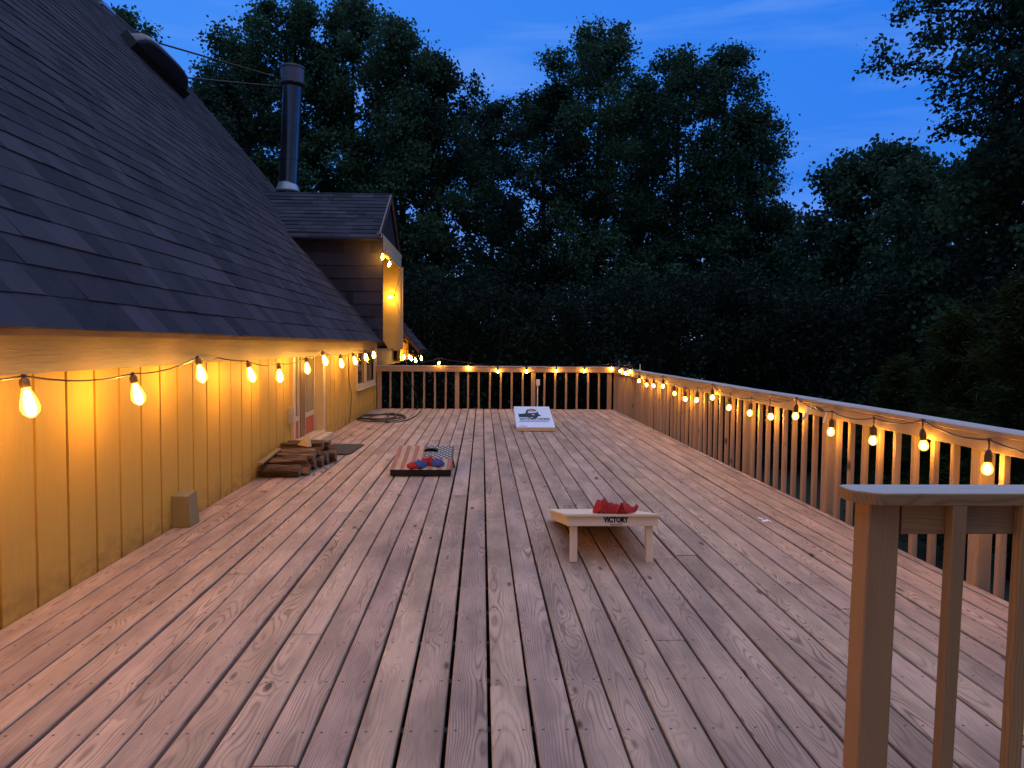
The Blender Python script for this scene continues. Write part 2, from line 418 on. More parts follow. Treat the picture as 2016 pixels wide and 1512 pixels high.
# ------------------------------------------------------------------ world and afterglow
def world():
    w = bpy.data.worlds.new('World'); SC.world = w; w.use_nodes = True
    t = w.node_tree; t.nodes.clear()
    N = lambda typ: t.nodes.new(typ)
    L = lambda a, b: t.links.new(a, b)
    out = N('ShaderNodeOutputWorld'); bg = N('ShaderNodeBackground'); L(bg.outputs[0], out.inputs[0])
    tc = N('ShaderNodeTexCoord'); sp = N('ShaderNodeSeparateXYZ'); L(tc.outputs['Generated'], sp.inputs[0])
    ramp = N('ShaderNodeValToRGB'); L(sp.outputs[2], ramp.inputs[0])
    cr = ramp.color_ramp
    stops = [(0.0, (0.45, 0.60, 1.15)), (0.12, (0.17, 0.38, 1.08)), (0.20, (0.022, 0.205, 0.86)), (0.42, (0.017, 0.19, 0.84)), (0.66, (0.48, 0.70, 1.30)), (1.0, (0.86, 0.98, 1.50))]
    while len(cr.elements) < len(stops): cr.elements.new(0.5)
    for e, (p, c) in zip(cr.elements, stops): e.position = p; e.color = (*c, 1)
    # low sky behind the camera is darkened, so faces turned that way stay dim
    mr = N('ShaderNodeMapRange'); L(sp.outputs[1], mr.inputs[0])
    mr.inputs[1].default_value = 0.25; mr.inputs[2].default_value = -0.8
    mr.interpolation_type = 'SMOOTHSTEP'
    mx = N('ShaderNodeMix'); mx.data_type = 'RGBA'; zl = N('ShaderNodeMapRange'); L(sp.outputs[2], zl.inputs[0]); zl.inputs[1].default_value = 0.55; zl.inputs[2].default_value = 0.92; zl.inputs[3].default_value = 1.0; zl.inputs[4].default_value = 0.0
    mm = N('ShaderNodeMath'); mm.operation = 'MULTIPLY'; L(mr.outputs[0], mm.inputs[0]); L(zl.outputs[0], mm.inputs[1])
    L(mm.outputs[0], mx.inputs[0]); L(ramp.outputs[0], mx.inputs[6]); mx.inputs[7].default_value = (0.06, 0.07, 0.11, 1)
    # brighter toward the left, wispy cloud
    mr2 = N('ShaderNodeMapRange'); L(sp.outputs[0], mr2.inputs[0]); mr2.inputs[1].default_value = -0.6; mr2.inputs[2].default_value = 0.5
    mr2.inputs[3].default_value = 0.42; mr2.inputs[4].default_value = 0.0
    mx2 = N('ShaderNodeMix'); mx2.data_type = 'RGBA'; L(mr2.outputs[0], mx2.inputs[0]); L(mx.outputs[2], mx2.inputs[6]); mx2.inputs[7].default_value = (0.10, 0.37, 1.05, 1)
    vm = N('ShaderNodeVectorMath'); vm.operation = 'MULTIPLY'; L(tc.outputs['Generated'], vm.inputs[0]); vm.inputs[1].default_value = (1.0, 1.0, 6.0)
    nz = N('ShaderNodeTexNoise'); L(vm.outputs[0], nz.inputs['Vector']); nz.inputs['Scale'].default_value = 3.2; nz.inputs['Detail'].default_value = 6; nz.inputs['Distortion'].default_value = 0.6
    mr3 = N('ShaderNodeMapRange'); L(nz.outputs[0], mr3.inputs[0]); mr3.inputs[1].default_value = 0.48; mr3.inputs[2].default_value = 0.78; mr3.inputs[4].default_value = 0.42
    mx3 = N('ShaderNodeMix'); mx3.data_type = 'RGBA'; L(mr3.outputs[0], mx3.inputs[0]); L(mx2.outputs[2], mx3.inputs[6]); mx3.inputs[7].default_value = (0.22, 0.42, 0.95, 1)
    sky = N('ShaderNodeTexSky'); sky.sky_type = 'NISHITA'; sky.sun_disc = False
    sky.sun_elevation = R(1.0); sky.sun_rotation = R(180)
    vs = N('ShaderNodeVectorMath'); vs.operation = 'SCALE'; L(sky.outputs[0], vs.inputs[0]); vs.inputs['Scale'].default_value = 0.012
    ad = N('ShaderNodeVectorMath'); ad.operation = 'ADD'; L(mx3.outputs[2], ad.inputs[0]); L(vs.outputs[0], ad.inputs[1])
    L(ad.outputs[0], bg.inputs[0]); bg.inputs[1].default_value = SKY
SKY = 1.0
world()
sun = bpy.data.lights.new('afterglow', 'SUN'); sun.energy = 0.35; sun.angle = R(70); sun.color = (0.95, 0.9, 1.0)
so_ = bpy.data.objects.new('afterglow', sun); COL.objects.link(so_)
so_.rotation_euler = Vector((-0.12, 0.10, -1.0)).to_track_quat('-Z', 'Y').to_euler()

# ------------------------------------------------------------------ setting: ground and deck
GZ = -2.4
WX = -2.26          # siding plane
DX = 2.83           # right deck edge
DY = 16.35          # far deck edge
b = MB()
gn = 40
gx = np.linspace(-150, 150, gn); gy = np.linspace(-60, 400, gn)
vs = [(x, y, GZ + 0.12 * math.sin(x * 0.7 + y * 0.31) + (0.02 * max(0, y - 45))) for y in gy for x in gx]
b.add(vs, [(j * gn + i, j * gn + i + 1, (j + 1) * gn + i + 1, (j + 1) * gn + i) for j in range(gn - 1) for i in range(gn - 1)])
tag(b.build('ground', M['ground'], None, True), kind='structure')

def build_deck():
    rr = random.Random(5)
    b = MB(); pitch = 0.1475
    x = WX + 0.004
    y0 = 0.9
    while x < DX - 0.02:
        gap = rr.uniform(0.0080, 0.0150)
        if abs(x) < 0.5: gap += 0.002
        w = min(0.1405 + rr.uniform(-0.0015, 0.001), DX - x)
        xc = x + w / 2
        y = y0 - rr.uniform(0, 4.5)
        while y < DY:
            L = rr.choice([3.66, 4.27, 4.88, 4.88, 2.44, 5.49]); y1 = y + L
            a0, a1 = max(y, y0), min(y1, DY)
            if a1 - a0 > 0.15:
                n = max(2, int((a1 - a0) / 0.45))
                dx0, dz = rr.uniform(-0.001, 0.001), rr.uniform(-0.0018, 0.0018)
                ph = rr.uniform(0, 6.28); am = rr.uniform(0.0, 0.0022)
                pts = []
                for i in range(n + 1):
                    q = a0 + 0.0018 + (a1 - a0 - 0.0036) * i / n
                    pts.append((xc + dx0 + am * math.sin(q * 1.1 + ph), q, -0.019 + dz + 0.0012 * math.sin(q * 1.7 + ph * 2)))
                b.beam(pts, w, 0.036, ch=0.0045, seed=rr.random())
            y = y1
        x += w + gap
    d = b.build('deck', M['deck'])
    tag(d, kind='structure')
    j = MB()
    y = y0 + 0.2
    while y < DY:
        j.box((WX + 0.02, y - 0.019, -0.24), (DX - 0.05, y + 0.019, -0.0405)); y += 0.406
    j.box((DX - 0.045, y0, -0.24), (DX - 0.005, DY - 0.004, -0.0405)); j.box((WX + 0.02, DY - 0.045, -0.24), (DX - 0.05, DY - 0.006, -0.0405))
    jo = link('joist_frame', j.mesh('joist_frame'), M['joist'], d)
build_deck()

# ------------------------------------------------------------------ railings
CAPZ = 0.914
def post_beam(parent, x, y, z0, z1, w=0.089, lean=0.0, name='post', mat='lumber', rot=0):
    b = MB(); b.beam([(x - lean * (z1 - z0), y, z0), (x, y, z1)], w, w, up=(0, 1, 0), ch=0.004)
    return b.build(name, M[mat], parent)
def build_railings():
    # right side
    r = empty('deck_railing', (DX, 9.3, 0), 'long wooden deck railing on the right, hung with a row of glowing bulbs', 'railing', 'wooden railings round the deck')
    y_near, y_far = 2.33, DY
    ri = DX - 0.038
    b = MB(); b.beam([(ri + 0.019, y_near, CAPZ - 0.0825), (ri + 0.019, y_far, CAPZ - 0.0825)], 0.038, 0.089); b.build('rail', M['lumber'], r)
    # cap in three boards
    ys = [y_near - 0.07, 6.35, 11.2, y_far + 0.13]
    for k in range(3):
        b = MB(); n = 8
        pts = [(ri + 0.064 + 0.003 * math.sin(i + k), ys[k] + 0.002 + (ys[k + 1] - ys[k] - 0.004) * i / n, CAPZ - 0.0185 + 0.0015 * math.sin(i * 1.3 + k)) for i in range(n + 1)]
        b.beam(pts, 0.148, 0.037, ch=0.006, top=1); b.build('cap', [M['lumber'], M['cap']], r)
    py = [2.375 + 1.945 * k for k in range(7)] + [y_far + 0.02]
    for k, y in enumerate(py):
        post_beam(r, DX + 0.0465, y - 0.045 if k < 7 else y, -0.24, CAPZ - 0.0385, lean=random.uniform(-0.004, 0.004))
    for k in range(7):
        y0, y1 = py[k] - 0.045, py[k + 1] - 0.045
        n = 8 if k < 6 else max(1, int((y1 - y0) / 0.216) - 1)
        for i in range(1, n + 1):
            y = y0 + (y1 - y0) * i / (n + 1) + random.uniform(-0.008, 0.008)
            b = MB(); ln = random.uniform(-0.012, 0.012); lx = random.uniform(-0.004, 0.004)
            b.beam([(DX + 0.0215 + lx, y + ln, -0.2), (DX + 0.0215, y, CAPZ - 0.040)], 0.04, 0.04, up=(0, 1, 0), ch=0.003); b.build('baluster', M['lumber'], r)
    # far side
    r = empty('deck_railing', (0.3, DY, 0), 'short wooden railing across the far end of the deck', 'railing', 'wooden railings round the deck')
    b = MB(); b.beam([(WX + 0.03, DY - 0.020, CAPZ - 0.0835), (DX - 0.042, DY - 0.020, CAPZ - 0.0835)], 0.038, 0.087); b.build('rail', M['lumber'], r)
    b = MB(); b.beam([(WX + 0.03, DY + 0.035, CAPZ - 0.0195), (DX - 0.052, DY + 0.035, CAPZ - 0.0195)], 0.145, 0.037, ch=0.006, top=1); b.build('cap', [M['lumber'], M['cap']], r)
    px = [WX + 0.09, -0.525, 1.10, 2.735]
    for x in px: post_beam(r, x, DY + 0.0465, -0.24, CAPZ - 0.0385)
    for k in range(3):
        for i in range(1, 7):
            x = px[k] + (px[k + 1] - px[k]) * i / 7 + random.uniform(-0.006, 0.006)
            b = MB(); b.beam([(x + random.uniform(-0.008, 0.008), DY + 0.0215, -0.2), (x, DY + 0.0215, CAPZ - 0.041)], 0.04, 0.04, up=(0, 1, 0), ch=0.003); b.build('baluster', M['lumber'], r)
    # near side, with newel post
    r = empty('deck_railing', (2.0, 2.345, 0), 'near railing with thick newel post and rounded cap, in front of the deck', 'railing', 'wooden railings round the deck')
    nx = 1.243
    b = MB(); b.beam([(nx - 0.021, 2.345, -0.3), (nx, 2.345, CAPZ - 0.0385)], 0.099, 0.092, up=(0, 1, 0), ch=0.004, seed=0.37); b.build('newel_post', M['newel'], r)
    b = MB(); b.beam([(nx + 0.056, 2.322, CAPZ - 0.0885), (DX + 0.01, 2.322, CAPZ - 0.0885)], 0.038, 0.098); b.build('rail', M['newel'], r)
    y0, y1, z0, z1 = 2.258, 2.408, CAPZ - 0.038, CAPZ
    poly = [(1.140, y1 - 0.012), (1.140, y0 + 0.07), (1.146, y0 + 0.052), (1.197, y0 + 0.006), (1.213, y0), (2.75, y0 + 0.002), (2.75, y1), (1.152, y1)]
    b = MB(); ch = 0.006; c = (1.9, 2.333)
    lay = [(z0, 1.0, 0), (z1 - ch, 1.0, 0), (z1 - 0.002, 1.0, 0.4), (z1, 1.0, 1)]
    vs, ws = [], []
    for (z, s_, ins) in lay:
        for (x, y) in poly:
            dx = (0.006 if x < 1.3 else -0.006) * ins; dy = (0.006 if y < 2.33 else -0.006) * ins
            vs.append((x + dx, y + dy, z)); ws.append((y + dy - 2.333, x + dx, z - 0.89))
    n = len(poly); fs = []
    for i in range(3):
        for k in range(n):
            k2 = (k + 1) % n; fs.append((i * n + k, i * n + k2, i * n + n + k2, i * n + n + k))
    fs.append(tuple(range(n - 1, -1, -1))); fs.append(tuple(range(3 * n, 4 * n)))
    b.add(vs, fs, ws, 0.71); b.m = [0] * (n * 2) + [1] * n + [0, 1]; b.build('cap', [M['newel'], M['cap']], r)
    for i in range(6):
        x = 1.456 + 0.217 * i
        b = MB(); b.beam([(x - 0.021, 2.279, -0.25), (x, 2.279, CAPZ - 0.0395)], 0.044, 0.042, up=(0, 1, 0), ch=0.003); b.build('baluster', M['newel'], r)
build_railings()

# ------------------------------------------------------------------ house
EX, EZ = -2.10, 1.425          # eave line
PIT = 1.17
RX = -8.5
HY0, HY1 = -2.0, 21.3
def roofz(x): return EZ + PIT * (EX - x)
UPS = Vector((-1, 0, PIT)).normalized()
NRM = Vector((PIT, 0, 1)).normalized()

def shingles(o, up, along, nup, wid, length, expo, clip=None, seed=1, thick=0.011, tabs=(0.16, 0.46)):
    """courses of tabs over a plane: o origin at the eave, up-slope unit vector, along unit vector"""
    rr = random.Random(seed); b = MB()
    o = Vector(o); up = Vector(up); along = Vector(along); n = Vector(nup)
    k = 0; t = 0.0
    while t < length - 0.02:
        t1 = min(t + expo, length)
        u = -rr.uniform(0, 0.3)
        while u < wid:
            w = rr.uniform(*tabs); u0, u1 = max(u, 0), min(u + w, wid)
            u += w
            if clip: 
                cc = clip(t, u0, u1)
                if cc is None: continue
                u0, u1 = cc
            if u1 - u0 < 0.02: continue
            th = thick + rr.choice([0, 0, 0.002, 0.004]); dr = rr.uniform(-0.003, 0.005)
            lift = 0.0035 * math.sin((u0) * 1.7 + k) 
            def P(a, uu, h): return o + up * a + along * uu + n * h
            wv = 0.004 * math.sin(u0 * 2.1 + k * 0.7)
            wv1 = 0.004 * math.sin(u1 * 2.1 + k * 0.7)
            vs = [P(t - dr + wv, u0, 0), P(t - dr + wv1, u1, 0), P(t - dr + wv, u0, th + lift), P(t - dr + wv1, u1, th + lift), P(t1 + 0.01, u0, 0.001), P(t1 + 0.01, u1, 0.001)]
            b.add(vs, [(0, 1, 3, 2), (2, 3, 5, 4), (0, 2, 4), (1, 5, 3), (0, 4, 5, 1)], None, rr.random())
        t = t1; k += 1
    return b

def build_house():
    h = empty('house', (-4.0, 9.6, GZ), 'tan sided cabin with steep dark shingled roof and small dormer', 'house')
    # siding with grooves every 0.305 m: profile extruded in z
    def wall_seg(y0, y1, z0, z1, b):
        prof = [(y0, 0.0)]
        y = math.ceil(y0 / 0.305) * 0.305
        while y < y1:
            if y - 0.02 > y0 + 0.01 and y + 0.02 < y1 - 0.01:
                prof += [(y - 0.013, 0), (y - 0.011, -0.02), (y + 0.011, -0.02), (y + 0.013, 0)]
            y += 0.305
        prof.append((y1, 0.0))
        n = len(prof)
        vs = [(WX + d, y, z0) for y, d in prof] + [(WX + d, y, z1) for y, d in prof]
        b.add(vs, [(i, i + 1, n + i + 1, n + i) for i in range(n - 1)])
    D0, D1 = 9.35, 11.0
    W0, W1, WZ = 14.0, 16.2, 0.62
    b = MB()
    wall_seg(HY0, D0, -0.03, 1.30, b); wall_seg(D1, W0, -0.03, 1.30, b); wall_seg(W0, W1, -0.03, WZ, b); wall_seg(W1, 16.42, -0.03, 1.3, b)
    b.build('siding_wall', M['siding'], h)
    b = MB()
    b.box((WX - 0.2, HY0, GZ), (WX - 0.02, 16.4, -0.04))
    b.build('foundation_wall', M['joist'], h)
    b = MB(); b.box((WX - 1.1, 16.46, GZ), (WX - 1.0, HY1 + 1.1, 0.86)); b.build('lower_wall', M['joist'], h)  # dark material stands in for the shadow below the house end
    b = MB(); b.box((WX - 1.1, 16.46, 0.861), (WX - 0.01, HY1 + 1.1, 1.25)); b.build('end_wall', M['shadewall'], h)
    # corner board
    b = MB(); b.box((WX - 0.03, 16.36, 0.002), (WX + 0.022, 16.455, 1.189)); b.build('corner_board', M['trim'], h)
    # frieze plank, fascia, soffit
    b = MB(); b.box((WX - 0.02, HY0, 1.192), (WX + 0.028, 16.46, 1.402)); b.build('frieze', M['frieze'], h)
    b = MB(); b.box((EX - 0.022, HY0, EZ - 0.046), (EX, 16.14, EZ + 0.004)); b.build('fascia', M['fascia'], h)
    b = MB(); b.box((WX + 0.0285, HY0, EZ - 0.022), (EX - 0.0225, 16.14, EZ - 0.012)); b.build('soffit', M['frieze'], h)
    # main roof deck and courses
    b = MB()
    for (xe, ya, yb_) in ((EX, HY0, 16.1), (-3.7, 16.101, 19.9), (EX, 19.901, HY1)):
        base = [(xe, roofz(xe) - 0.004), (RX, roofz(RX) - 0.004), (RX, roofz(RX) - 0.12), (xe - 0.10, roofz(xe) - 0.003)]
        b.prism([(x, ya, z) for x, z in base], (0, yb_ - ya, 0))
    far = [(RX, 0, roofz(RX)), (2 * RX - EX, 0, EZ), (2 * RX - EX, 0, EZ - .12), (RX, 0, roofz(RX) - 0.12)]
    b.prism([(x, HY0, z) for x, _, z in far], (0, HY1 - HY0, 0))
    L = (RX - EX) / -UPS.x * -1 if False else (EX - RX) / -UPS.x
    # the dormer recess is cut out of the lower courses
    def clip(t, u0, u1):
        x = EX + UPS.x * t
        if x > -3.7:
            y0, y1 = u0 + HY0, u1 + HY0
            if y0 >= 16.1 and y1 <= 19.9: return None
            if y0 < 16.1 < y1: y1 = 16.1
            elif y0 < 19.9 < y1: y0 = 19.9
            return (y0 - HY0, y1 - HY0)
        return (u0, u1)
    s_ = shingles((EX + 0.018, HY0, EZ - 0.012) , UPS, (0, 1, 0), NRM, HY1 - HY0, L, 0.222, clip, 3, 0.008)
    rf = s_.build('roof', M['shingle'], h)
    link('roof_deck', b.mesh('roof_deck'), M['darkmetal'], rf)
    rb = MB(); rb.prism([(RX - 0.12, HY0, roofz(RX) - 0.11), (RX, HY0, roofz(RX) + 0.045), (RX + 0.12, HY0, roofz(RX) - 0.11)], (0, HY1 - HY0, 0)); link('ridge_cap', rb.mesh('ridge_cap'), M['shingle'], rf)
    # gable end infill (seen only from the side)
    g = MB(); g.prism([(EX - 0.1, HY1 - 0.4, EZ - 0.1), (RX, HY1 - 0.4, roofz(RX) - 0.2), (2 * RX - EX + .1, HY1 - 0.4, EZ - 0.1)], (0, 0.1, 0)); g.build('gable_wall', M['siding'], h)
    # ---- dormer
    DY0, DY1, DM = 16.05, 19.95, 18.0
    DXF = -2.06
    ez, rz = 3.62, 4.82
    # near cheek (shingled), outside faces -Y
    def cheek(y, nm, seed):
        poly = [(DXF, y, EZ - 0.02), (DXF, y, ez), (EX - (ez - EZ) / PIT - 0.1, y, ez + 0.05), (EX - 0.2, y, EZ - 0.02)]
        c = MB(); c.prism(poly, (0, 0.10, 0))
        ck = c.build(nm, M['shingle'], h)
        return ck
    ck = cheek(DY0, 'dormer_cheek', 1)
    def clipc(t, u0, u1):
        z = EZ - 0.02 + t; xb = EX - (z - EZ) / PIT - 0.06
        x0, x1 = DXF - u0, DXF - u1
        if x0 < xb: return None
        return (u0, min(u1, DXF - xb))
    s_ = shingles((DXF + 0.002, DY0 - 0.003, EZ - 0.02), (0, 0, 1), (-1, 0, 0), (0, -1, 0), 2.2, ez - EZ + 0.02, 0.262, clipc, 8, 0.013, (0.3, 0.75))
    link('cheek_shingles', s_.mesh('cheek_shingles'), M['shingle'], ck)
    # far wing with clipped lower corner; its inside face is seen from the deck
    y = DY1 - 0.12
    poly = [(-2.12, y, 1.20), (-2.12, y, ez), (-3.6, y, ez), (-3.6, y, 3.0), (-2.62, y, 1.62), (-2.38, y, 1.20)]
    c = MB(); c.prism(poly, (0, 0.12, 0)); c.build('dormer_wing', M['ply'], h)
    c = MB(); c.box((-2.155, y - 0.035, 1.20), (-2.085, y - 0.003, ez - 0.36)); c.box((-2.119, y - 0.002, 1.24), (-2.03, y + 0.14, ez - 0.3)); c.build('corner_trim', M['trim'], h)
    # recess back wall
    c = MB(); c.box((-3.62, DY0 + 0.1, 1.2), (-3.55, DY1 - 0.12, ez)); c.build('recess_wall', M['siding'], h)
    # header beam and gable
    c = MB(); c.box((-2.16, DY0 + 0.102, ez - 0.34), (-2.07, DY1 - 0.122, ez - 0.07)); c.build('header', M['trim'], h)
    c = MB(); c.box((-2.17, DY0 - 0.02, ez - 0.068), (-2.068, DY1 + 0.02, ez + 0.02)); c.build('sill_band', M['trim'], h)
    c = MB(); c.prism([(-2.22, DY0 + 0.05, ez + 0.021), (-2.22, DM, rz - 0.10), (-2.22, DY1 - 0.05, ez + 0.021)], (0.07, 0, 0)); c.build('dormer_gable', M['shingle'], h)
    c = MB()
    for s in (-1, 1):
        c.beam([(-2.105, DM + s * (DY1 - DM + 0.10), ez - 0.06), (-2.105, DM + s * 0.004, rz - 0.075)], 0.03, 0.14, up=(0, -s, 1))
    c.build('bargeboard', M['frieze'], h)
    # dormer roof slopes
    dr = MB()
    for s in (-1, 1):
        e = DM + s * (DY1 - DM + 0.16); dz = (rz - ez) / (DY1 - DM) * 0.16
        poly = [(-2.085, e, ez - dz), (-2.085, DM, rz), (-5.6, DM, rz), (-4.2, e, ez - dz)]
        dr.prism(poly, (0, 0, -0.055))
    dl = MB(); 
    sl = Vector((0, DM - (DY0 - 0.16), rz - (ez - (rz - ez) / (DY1 - DM) * 0.16))); Ls = sl.length; sl.normalize()
    for s in (-1, 1):
        upv = Vector((0, sl.y * (1 if s < 0 else -1), sl.z)); nv = Vector((0, -sl.z * (1 if s < 0 else -1), sl.y))
        e = DM + s * (DY1 - DM + 0.16)
        part = shingles((-2.075, e, ez - (rz - ez) / (DY1 - DM) * 0.16 + 0.002), upv, (-1, 0, 0), nv, 3.75, Ls, 0.20, None, 21 + s, 0.012, (0.12, 0.55))
        dl.add(part.v, part.f); dl.s[-len(part.v):] = part.s
    dd = dl.build('dormer_roof', M['shingle'], h)
    link('roof_deck', dr.mesh('roof_deck'), M['darkmetal'], dd)
    # rolled edge of the dormer eave
    c = MB(); c.tube([(-2.08, DY0 - 0.165, ez - 0.115), (-2.8, DY0 - 0.17, ez - 0.125), (-3.6, DY0 - 0.165, ez - 0.12), (-4.15, DY0 - 0.16, ez - 0.11)], 0.035, 8); link('drip_edge', c.mesh('drip_edge', True), M['shingle'], dd)
    # lower roof past the dormer
    px0, pz0 = -1.60, 1.215
    s_ = shingles((px0, 20.0, pz0), UPS, (0, 1, 0), NRM, 2.4, 1.6, 0.222, None, 5, 0.008)
    lr = s_.build('lower_roof', M['shingle'], h)
    c = MB(); c.prism([(px0 - 0.01, 20.0, pz0 - 0.002), (px0 - 1.1, 20.0, pz0 - 0.002 + 1.09 * PIT), (px0 - 1.1, 20.0, pz0 - 0.1 + 1.05 * PIT), (px0 - 0.03, 20.0, pz0 - 0.09)], (0, 2.4, 0)); link('roof_deck', c.mesh('roof_deck'), M['fascia'], lr)
    c = MB(); c.box((px0 - 0.6, 20.02, pz0 - 0.28), (px0 - 0.52, 22.3, pz0 + 0.3)); c.build('eave_wall', M['siding'], h)
    # ---- french door in a recess
    xr = WX - 0.10
    c = MB()
    c = MB(); c.box((xr - 0.05, D0 - 0.02, 0.0), (WX - 0.013, D0, 1.3)); c.build('door_jamb', M['trim'], h)
    c = MB(); c.box((xr - 0.05, D1, 0.0), (WX - 0.013, D1 + 0.02, 1.3)); c.build('door_jamb', M['trim'], h)
    c = MB(); c.box((WX - 0.012, D0 - 0.10, 0.002), (WX + 0.016, D0 + 0.004, 1.189)); c.build('door_trim', M['trim'], h)
    c = MB(); c.box((WX - 0.012, D1 - 0.004, 0.002), (WX + 0.016, D1 + 0.12, 1.189)); c.build('door_trim', M['trim'], h)
    c = MB(); c.box((xr - 0.05, D0 + 0.005, 0.0), (WX + 0.05, D1 - 0.005, 0.13)); c.box((WX + 0.051, D0 + 0.05, 0.0), (WX + 0.15, D1 + 0.02, 0.10)); c.build('door_sill', M['trim'], h)
    for (y0, y1) in ((9.37, 10.06), (10.32, 10.985)):
        d = MB(); st = 0.07
        d.box((xr - 0.04, y0, 0.14), (xr, y0 + st, 1.32)); d.box((xr - 0.04, y1 - st, 0.14), (xr, y1, 1.32)); d.box((xr - 0.04, y0 + st, 0.36), (xr - 0.001, y1 - st, 0.42))
        do = d.build('door', M['white'], h)
        p = MB(); p.box((xr - 0.03, y0 + st, 0.14), (xr - 0.008, y1 - st, 0.36)); link('bottom_panel', p.mesh('bottom_panel'), M['red'], do)
        p = MB(); p.box((xr - 0.028, y0 + st, 0.42), (xr - 0.018, y1 - st, 1.32)); link('pane', p.mesh('pane'), M['doorglass'], do)
    c = MB(); c.box((xr - 0.045, 10.061, 0.14), (xr + 0.012, 10.319, 1.32)); c.build('mullion_post', M['brownwood'], h)
    c = MB(); c.box((xr - 0.3, D0, 0.0), (xr - 0.06, D1, 1.3)); c.build('recess_back', M['brownwood'], h)
    # outlet on the wall
    c = MB(); c.box((WX - 0.003, 9.02, 0.42), (WX + 0.05, 9.12, 0.60)); c.build('outlet_cover', M['greyplastic'], h)
    # ---- window
    c = MB()
    fx0, fx1 = WX - 0.011, WX + 0.02
    c.box((fx0, W0 - 0.10, WZ - 0.10), (fx1, W1 + 0.10, WZ)); c.box((fx0 - 0.002, W0 - 0.10, WZ + 0.0005), (fx1 - 0.002, W0, 1.189)); c.box((fx0 - 0.002, W1, WZ + 0.0005), (fx1 - 0.002, W1 + 0.10, 1.189))
    c.box((fx0 - 0.02, 15.05, WZ + 0.0005), (fx1 - 0.012, 15.15, 1.189)); c.box((fx0, W0 - 0.03, WZ - 0.11), (fx1 + 0.03, W1 + 0.03, WZ - 0.1005))
    wo = c.build('window', M['trim'], h)
    p = MB(); p.box((WX - 0.05, W0, WZ), (WX - 0.035, 15.05, 1.3)); p.box((WX - 0.05, 15.15, WZ), (WX - 0.035, W1, 1.3)); link('pane', p.mesh('pane'), M['glass'], wo)
    # ---- skylight dome near the ridge
    A = on(255, 92, y=17.2); Bp = on(366, 196, y=19.3)
    def onroof(px, py):
        r = ray(px, py); # plane n.(p-o)=0
        o = Vector((EX, 0, EZ)); t = NRM.dot(o - CAM) / NRM.dot(r); return CAM + r * t
    a, bq = onroof(256, 95), onroof(362, 196)
    al = (bq - a); ln = al.length; al.normalize(); up2 = NRM.cross(al).normalized()
    if up2.z < 0: up2 = -up2
    wd = 0.42
    c = MB()
    q = [a, a + al * ln, a + al * ln + up2 * wd, a + up2 * wd]
    c.prism([p - NRM * 0.05 for p in q], NRM * 0.24)
    sk = c.build('skylight', M['darkmetal'], h)
    c = MB(); n1, n2 = 14, 10; vs = []
    for i in range(n1 + 1):
        for j in range(n2 + 1):
            u, v = i / n1, j / n2
            hh = 0.27 * (max(0, 1 - (2 * u - 1) ** 4)) ** 0.6 * (max(0, 1 - (2 * v - 1) ** 4)) ** 0.6
            vs.append(a + al * (0.05 + u * (ln - 0.1)) + up2 * (0.05 + v * (wd - 0.1)) + NRM * (0.191 + hh))
    c.add(vs, [(i * (n2 + 1) + j, (i + 1) * (n2 + 1) + j, (i + 1) * (n2 + 1) + j + 1, i * (n2 + 1) + j + 1) for i in range(n1) for j in range(n2)])
    link('dome', c.mesh('dome', True), M['dome'], sk)
    # ---- roof vent on the ridge
    v = on(203, 22, y=17.4)
    c = MB(); c.box((v.x - 0.16, v.y - 0.25, v.z - 0.35), (v.x + 0.12, v.y + 0.2, v.z + 0.02)); c.box((v.x - 0.2, v.y - 0.3, v.z + 0.021), (v.x + 0.15, v.y + 0.25, v.z + 0.09)); c.build('roof_vent', M['flash'], h)
    # ---- stove pipe
    yb = 18.35
    p0 = on(567, 372, y=yb); p1 = on(576, 172, y=yb)
    c = MB(); rad = 0.215
    c.tube([p0 - Vector((0, 0, 0.7)), p0, p0.lerp(p1, 0.28)], rad, 28); c.tube([p0.lerp(p1, 0.281), p0.lerp(p1, 0.295)], rad + 0.012, 28); c.tube([p0.lerp(p1, 0.296), p1], rad, 28)
    ch = c.build('chimney_pipe', M['flue'], h, True)
    m_ = ch.modifiers.new('edges', 'EDGE_SPLIT'); m_.split_angle = R(40)
    c = MB(); d = (p1 - p0).normalized(); t0 = p1 + d * 0.02
    c.lathe([(0.19, 0.0), (0.27, 0.03), (0.285, 0.05), (0.285, 0.075), (0.255, 0.078), (0.265, 0.40), (0.285, 0.402), (0.285, 0.43), (0.265, 0.44), (0.08, 0.50), (0.0, 0.505)], t0, 26)
    cp = link('cap', c.mesh('cap', False), M['fluecap'], ch)
    c = MB(); c.lathe([(0.217, 0.20), (0.222, 0.16), (0.272, 0.03), (0.276, 0.0), (0.26, -0.02)], p0 + Vector((-0.005, 0, -0.06)), 26); link('flashing', c.mesh('flashing', True), M['flash'], ch)
    for (a2, b2) in (((557, 156), on(272, 73, y=18.9)), ((560, 172), on(357, 152, y=20.6))):
        s0 = on(a2[0], a2[1], y=yb)
        c = MB(); c.tube([s0, b2], 0.022, 6); link('brace_rod', c.mesh('brace_rod', True), M['cord'], ch)
    return h
build_house()

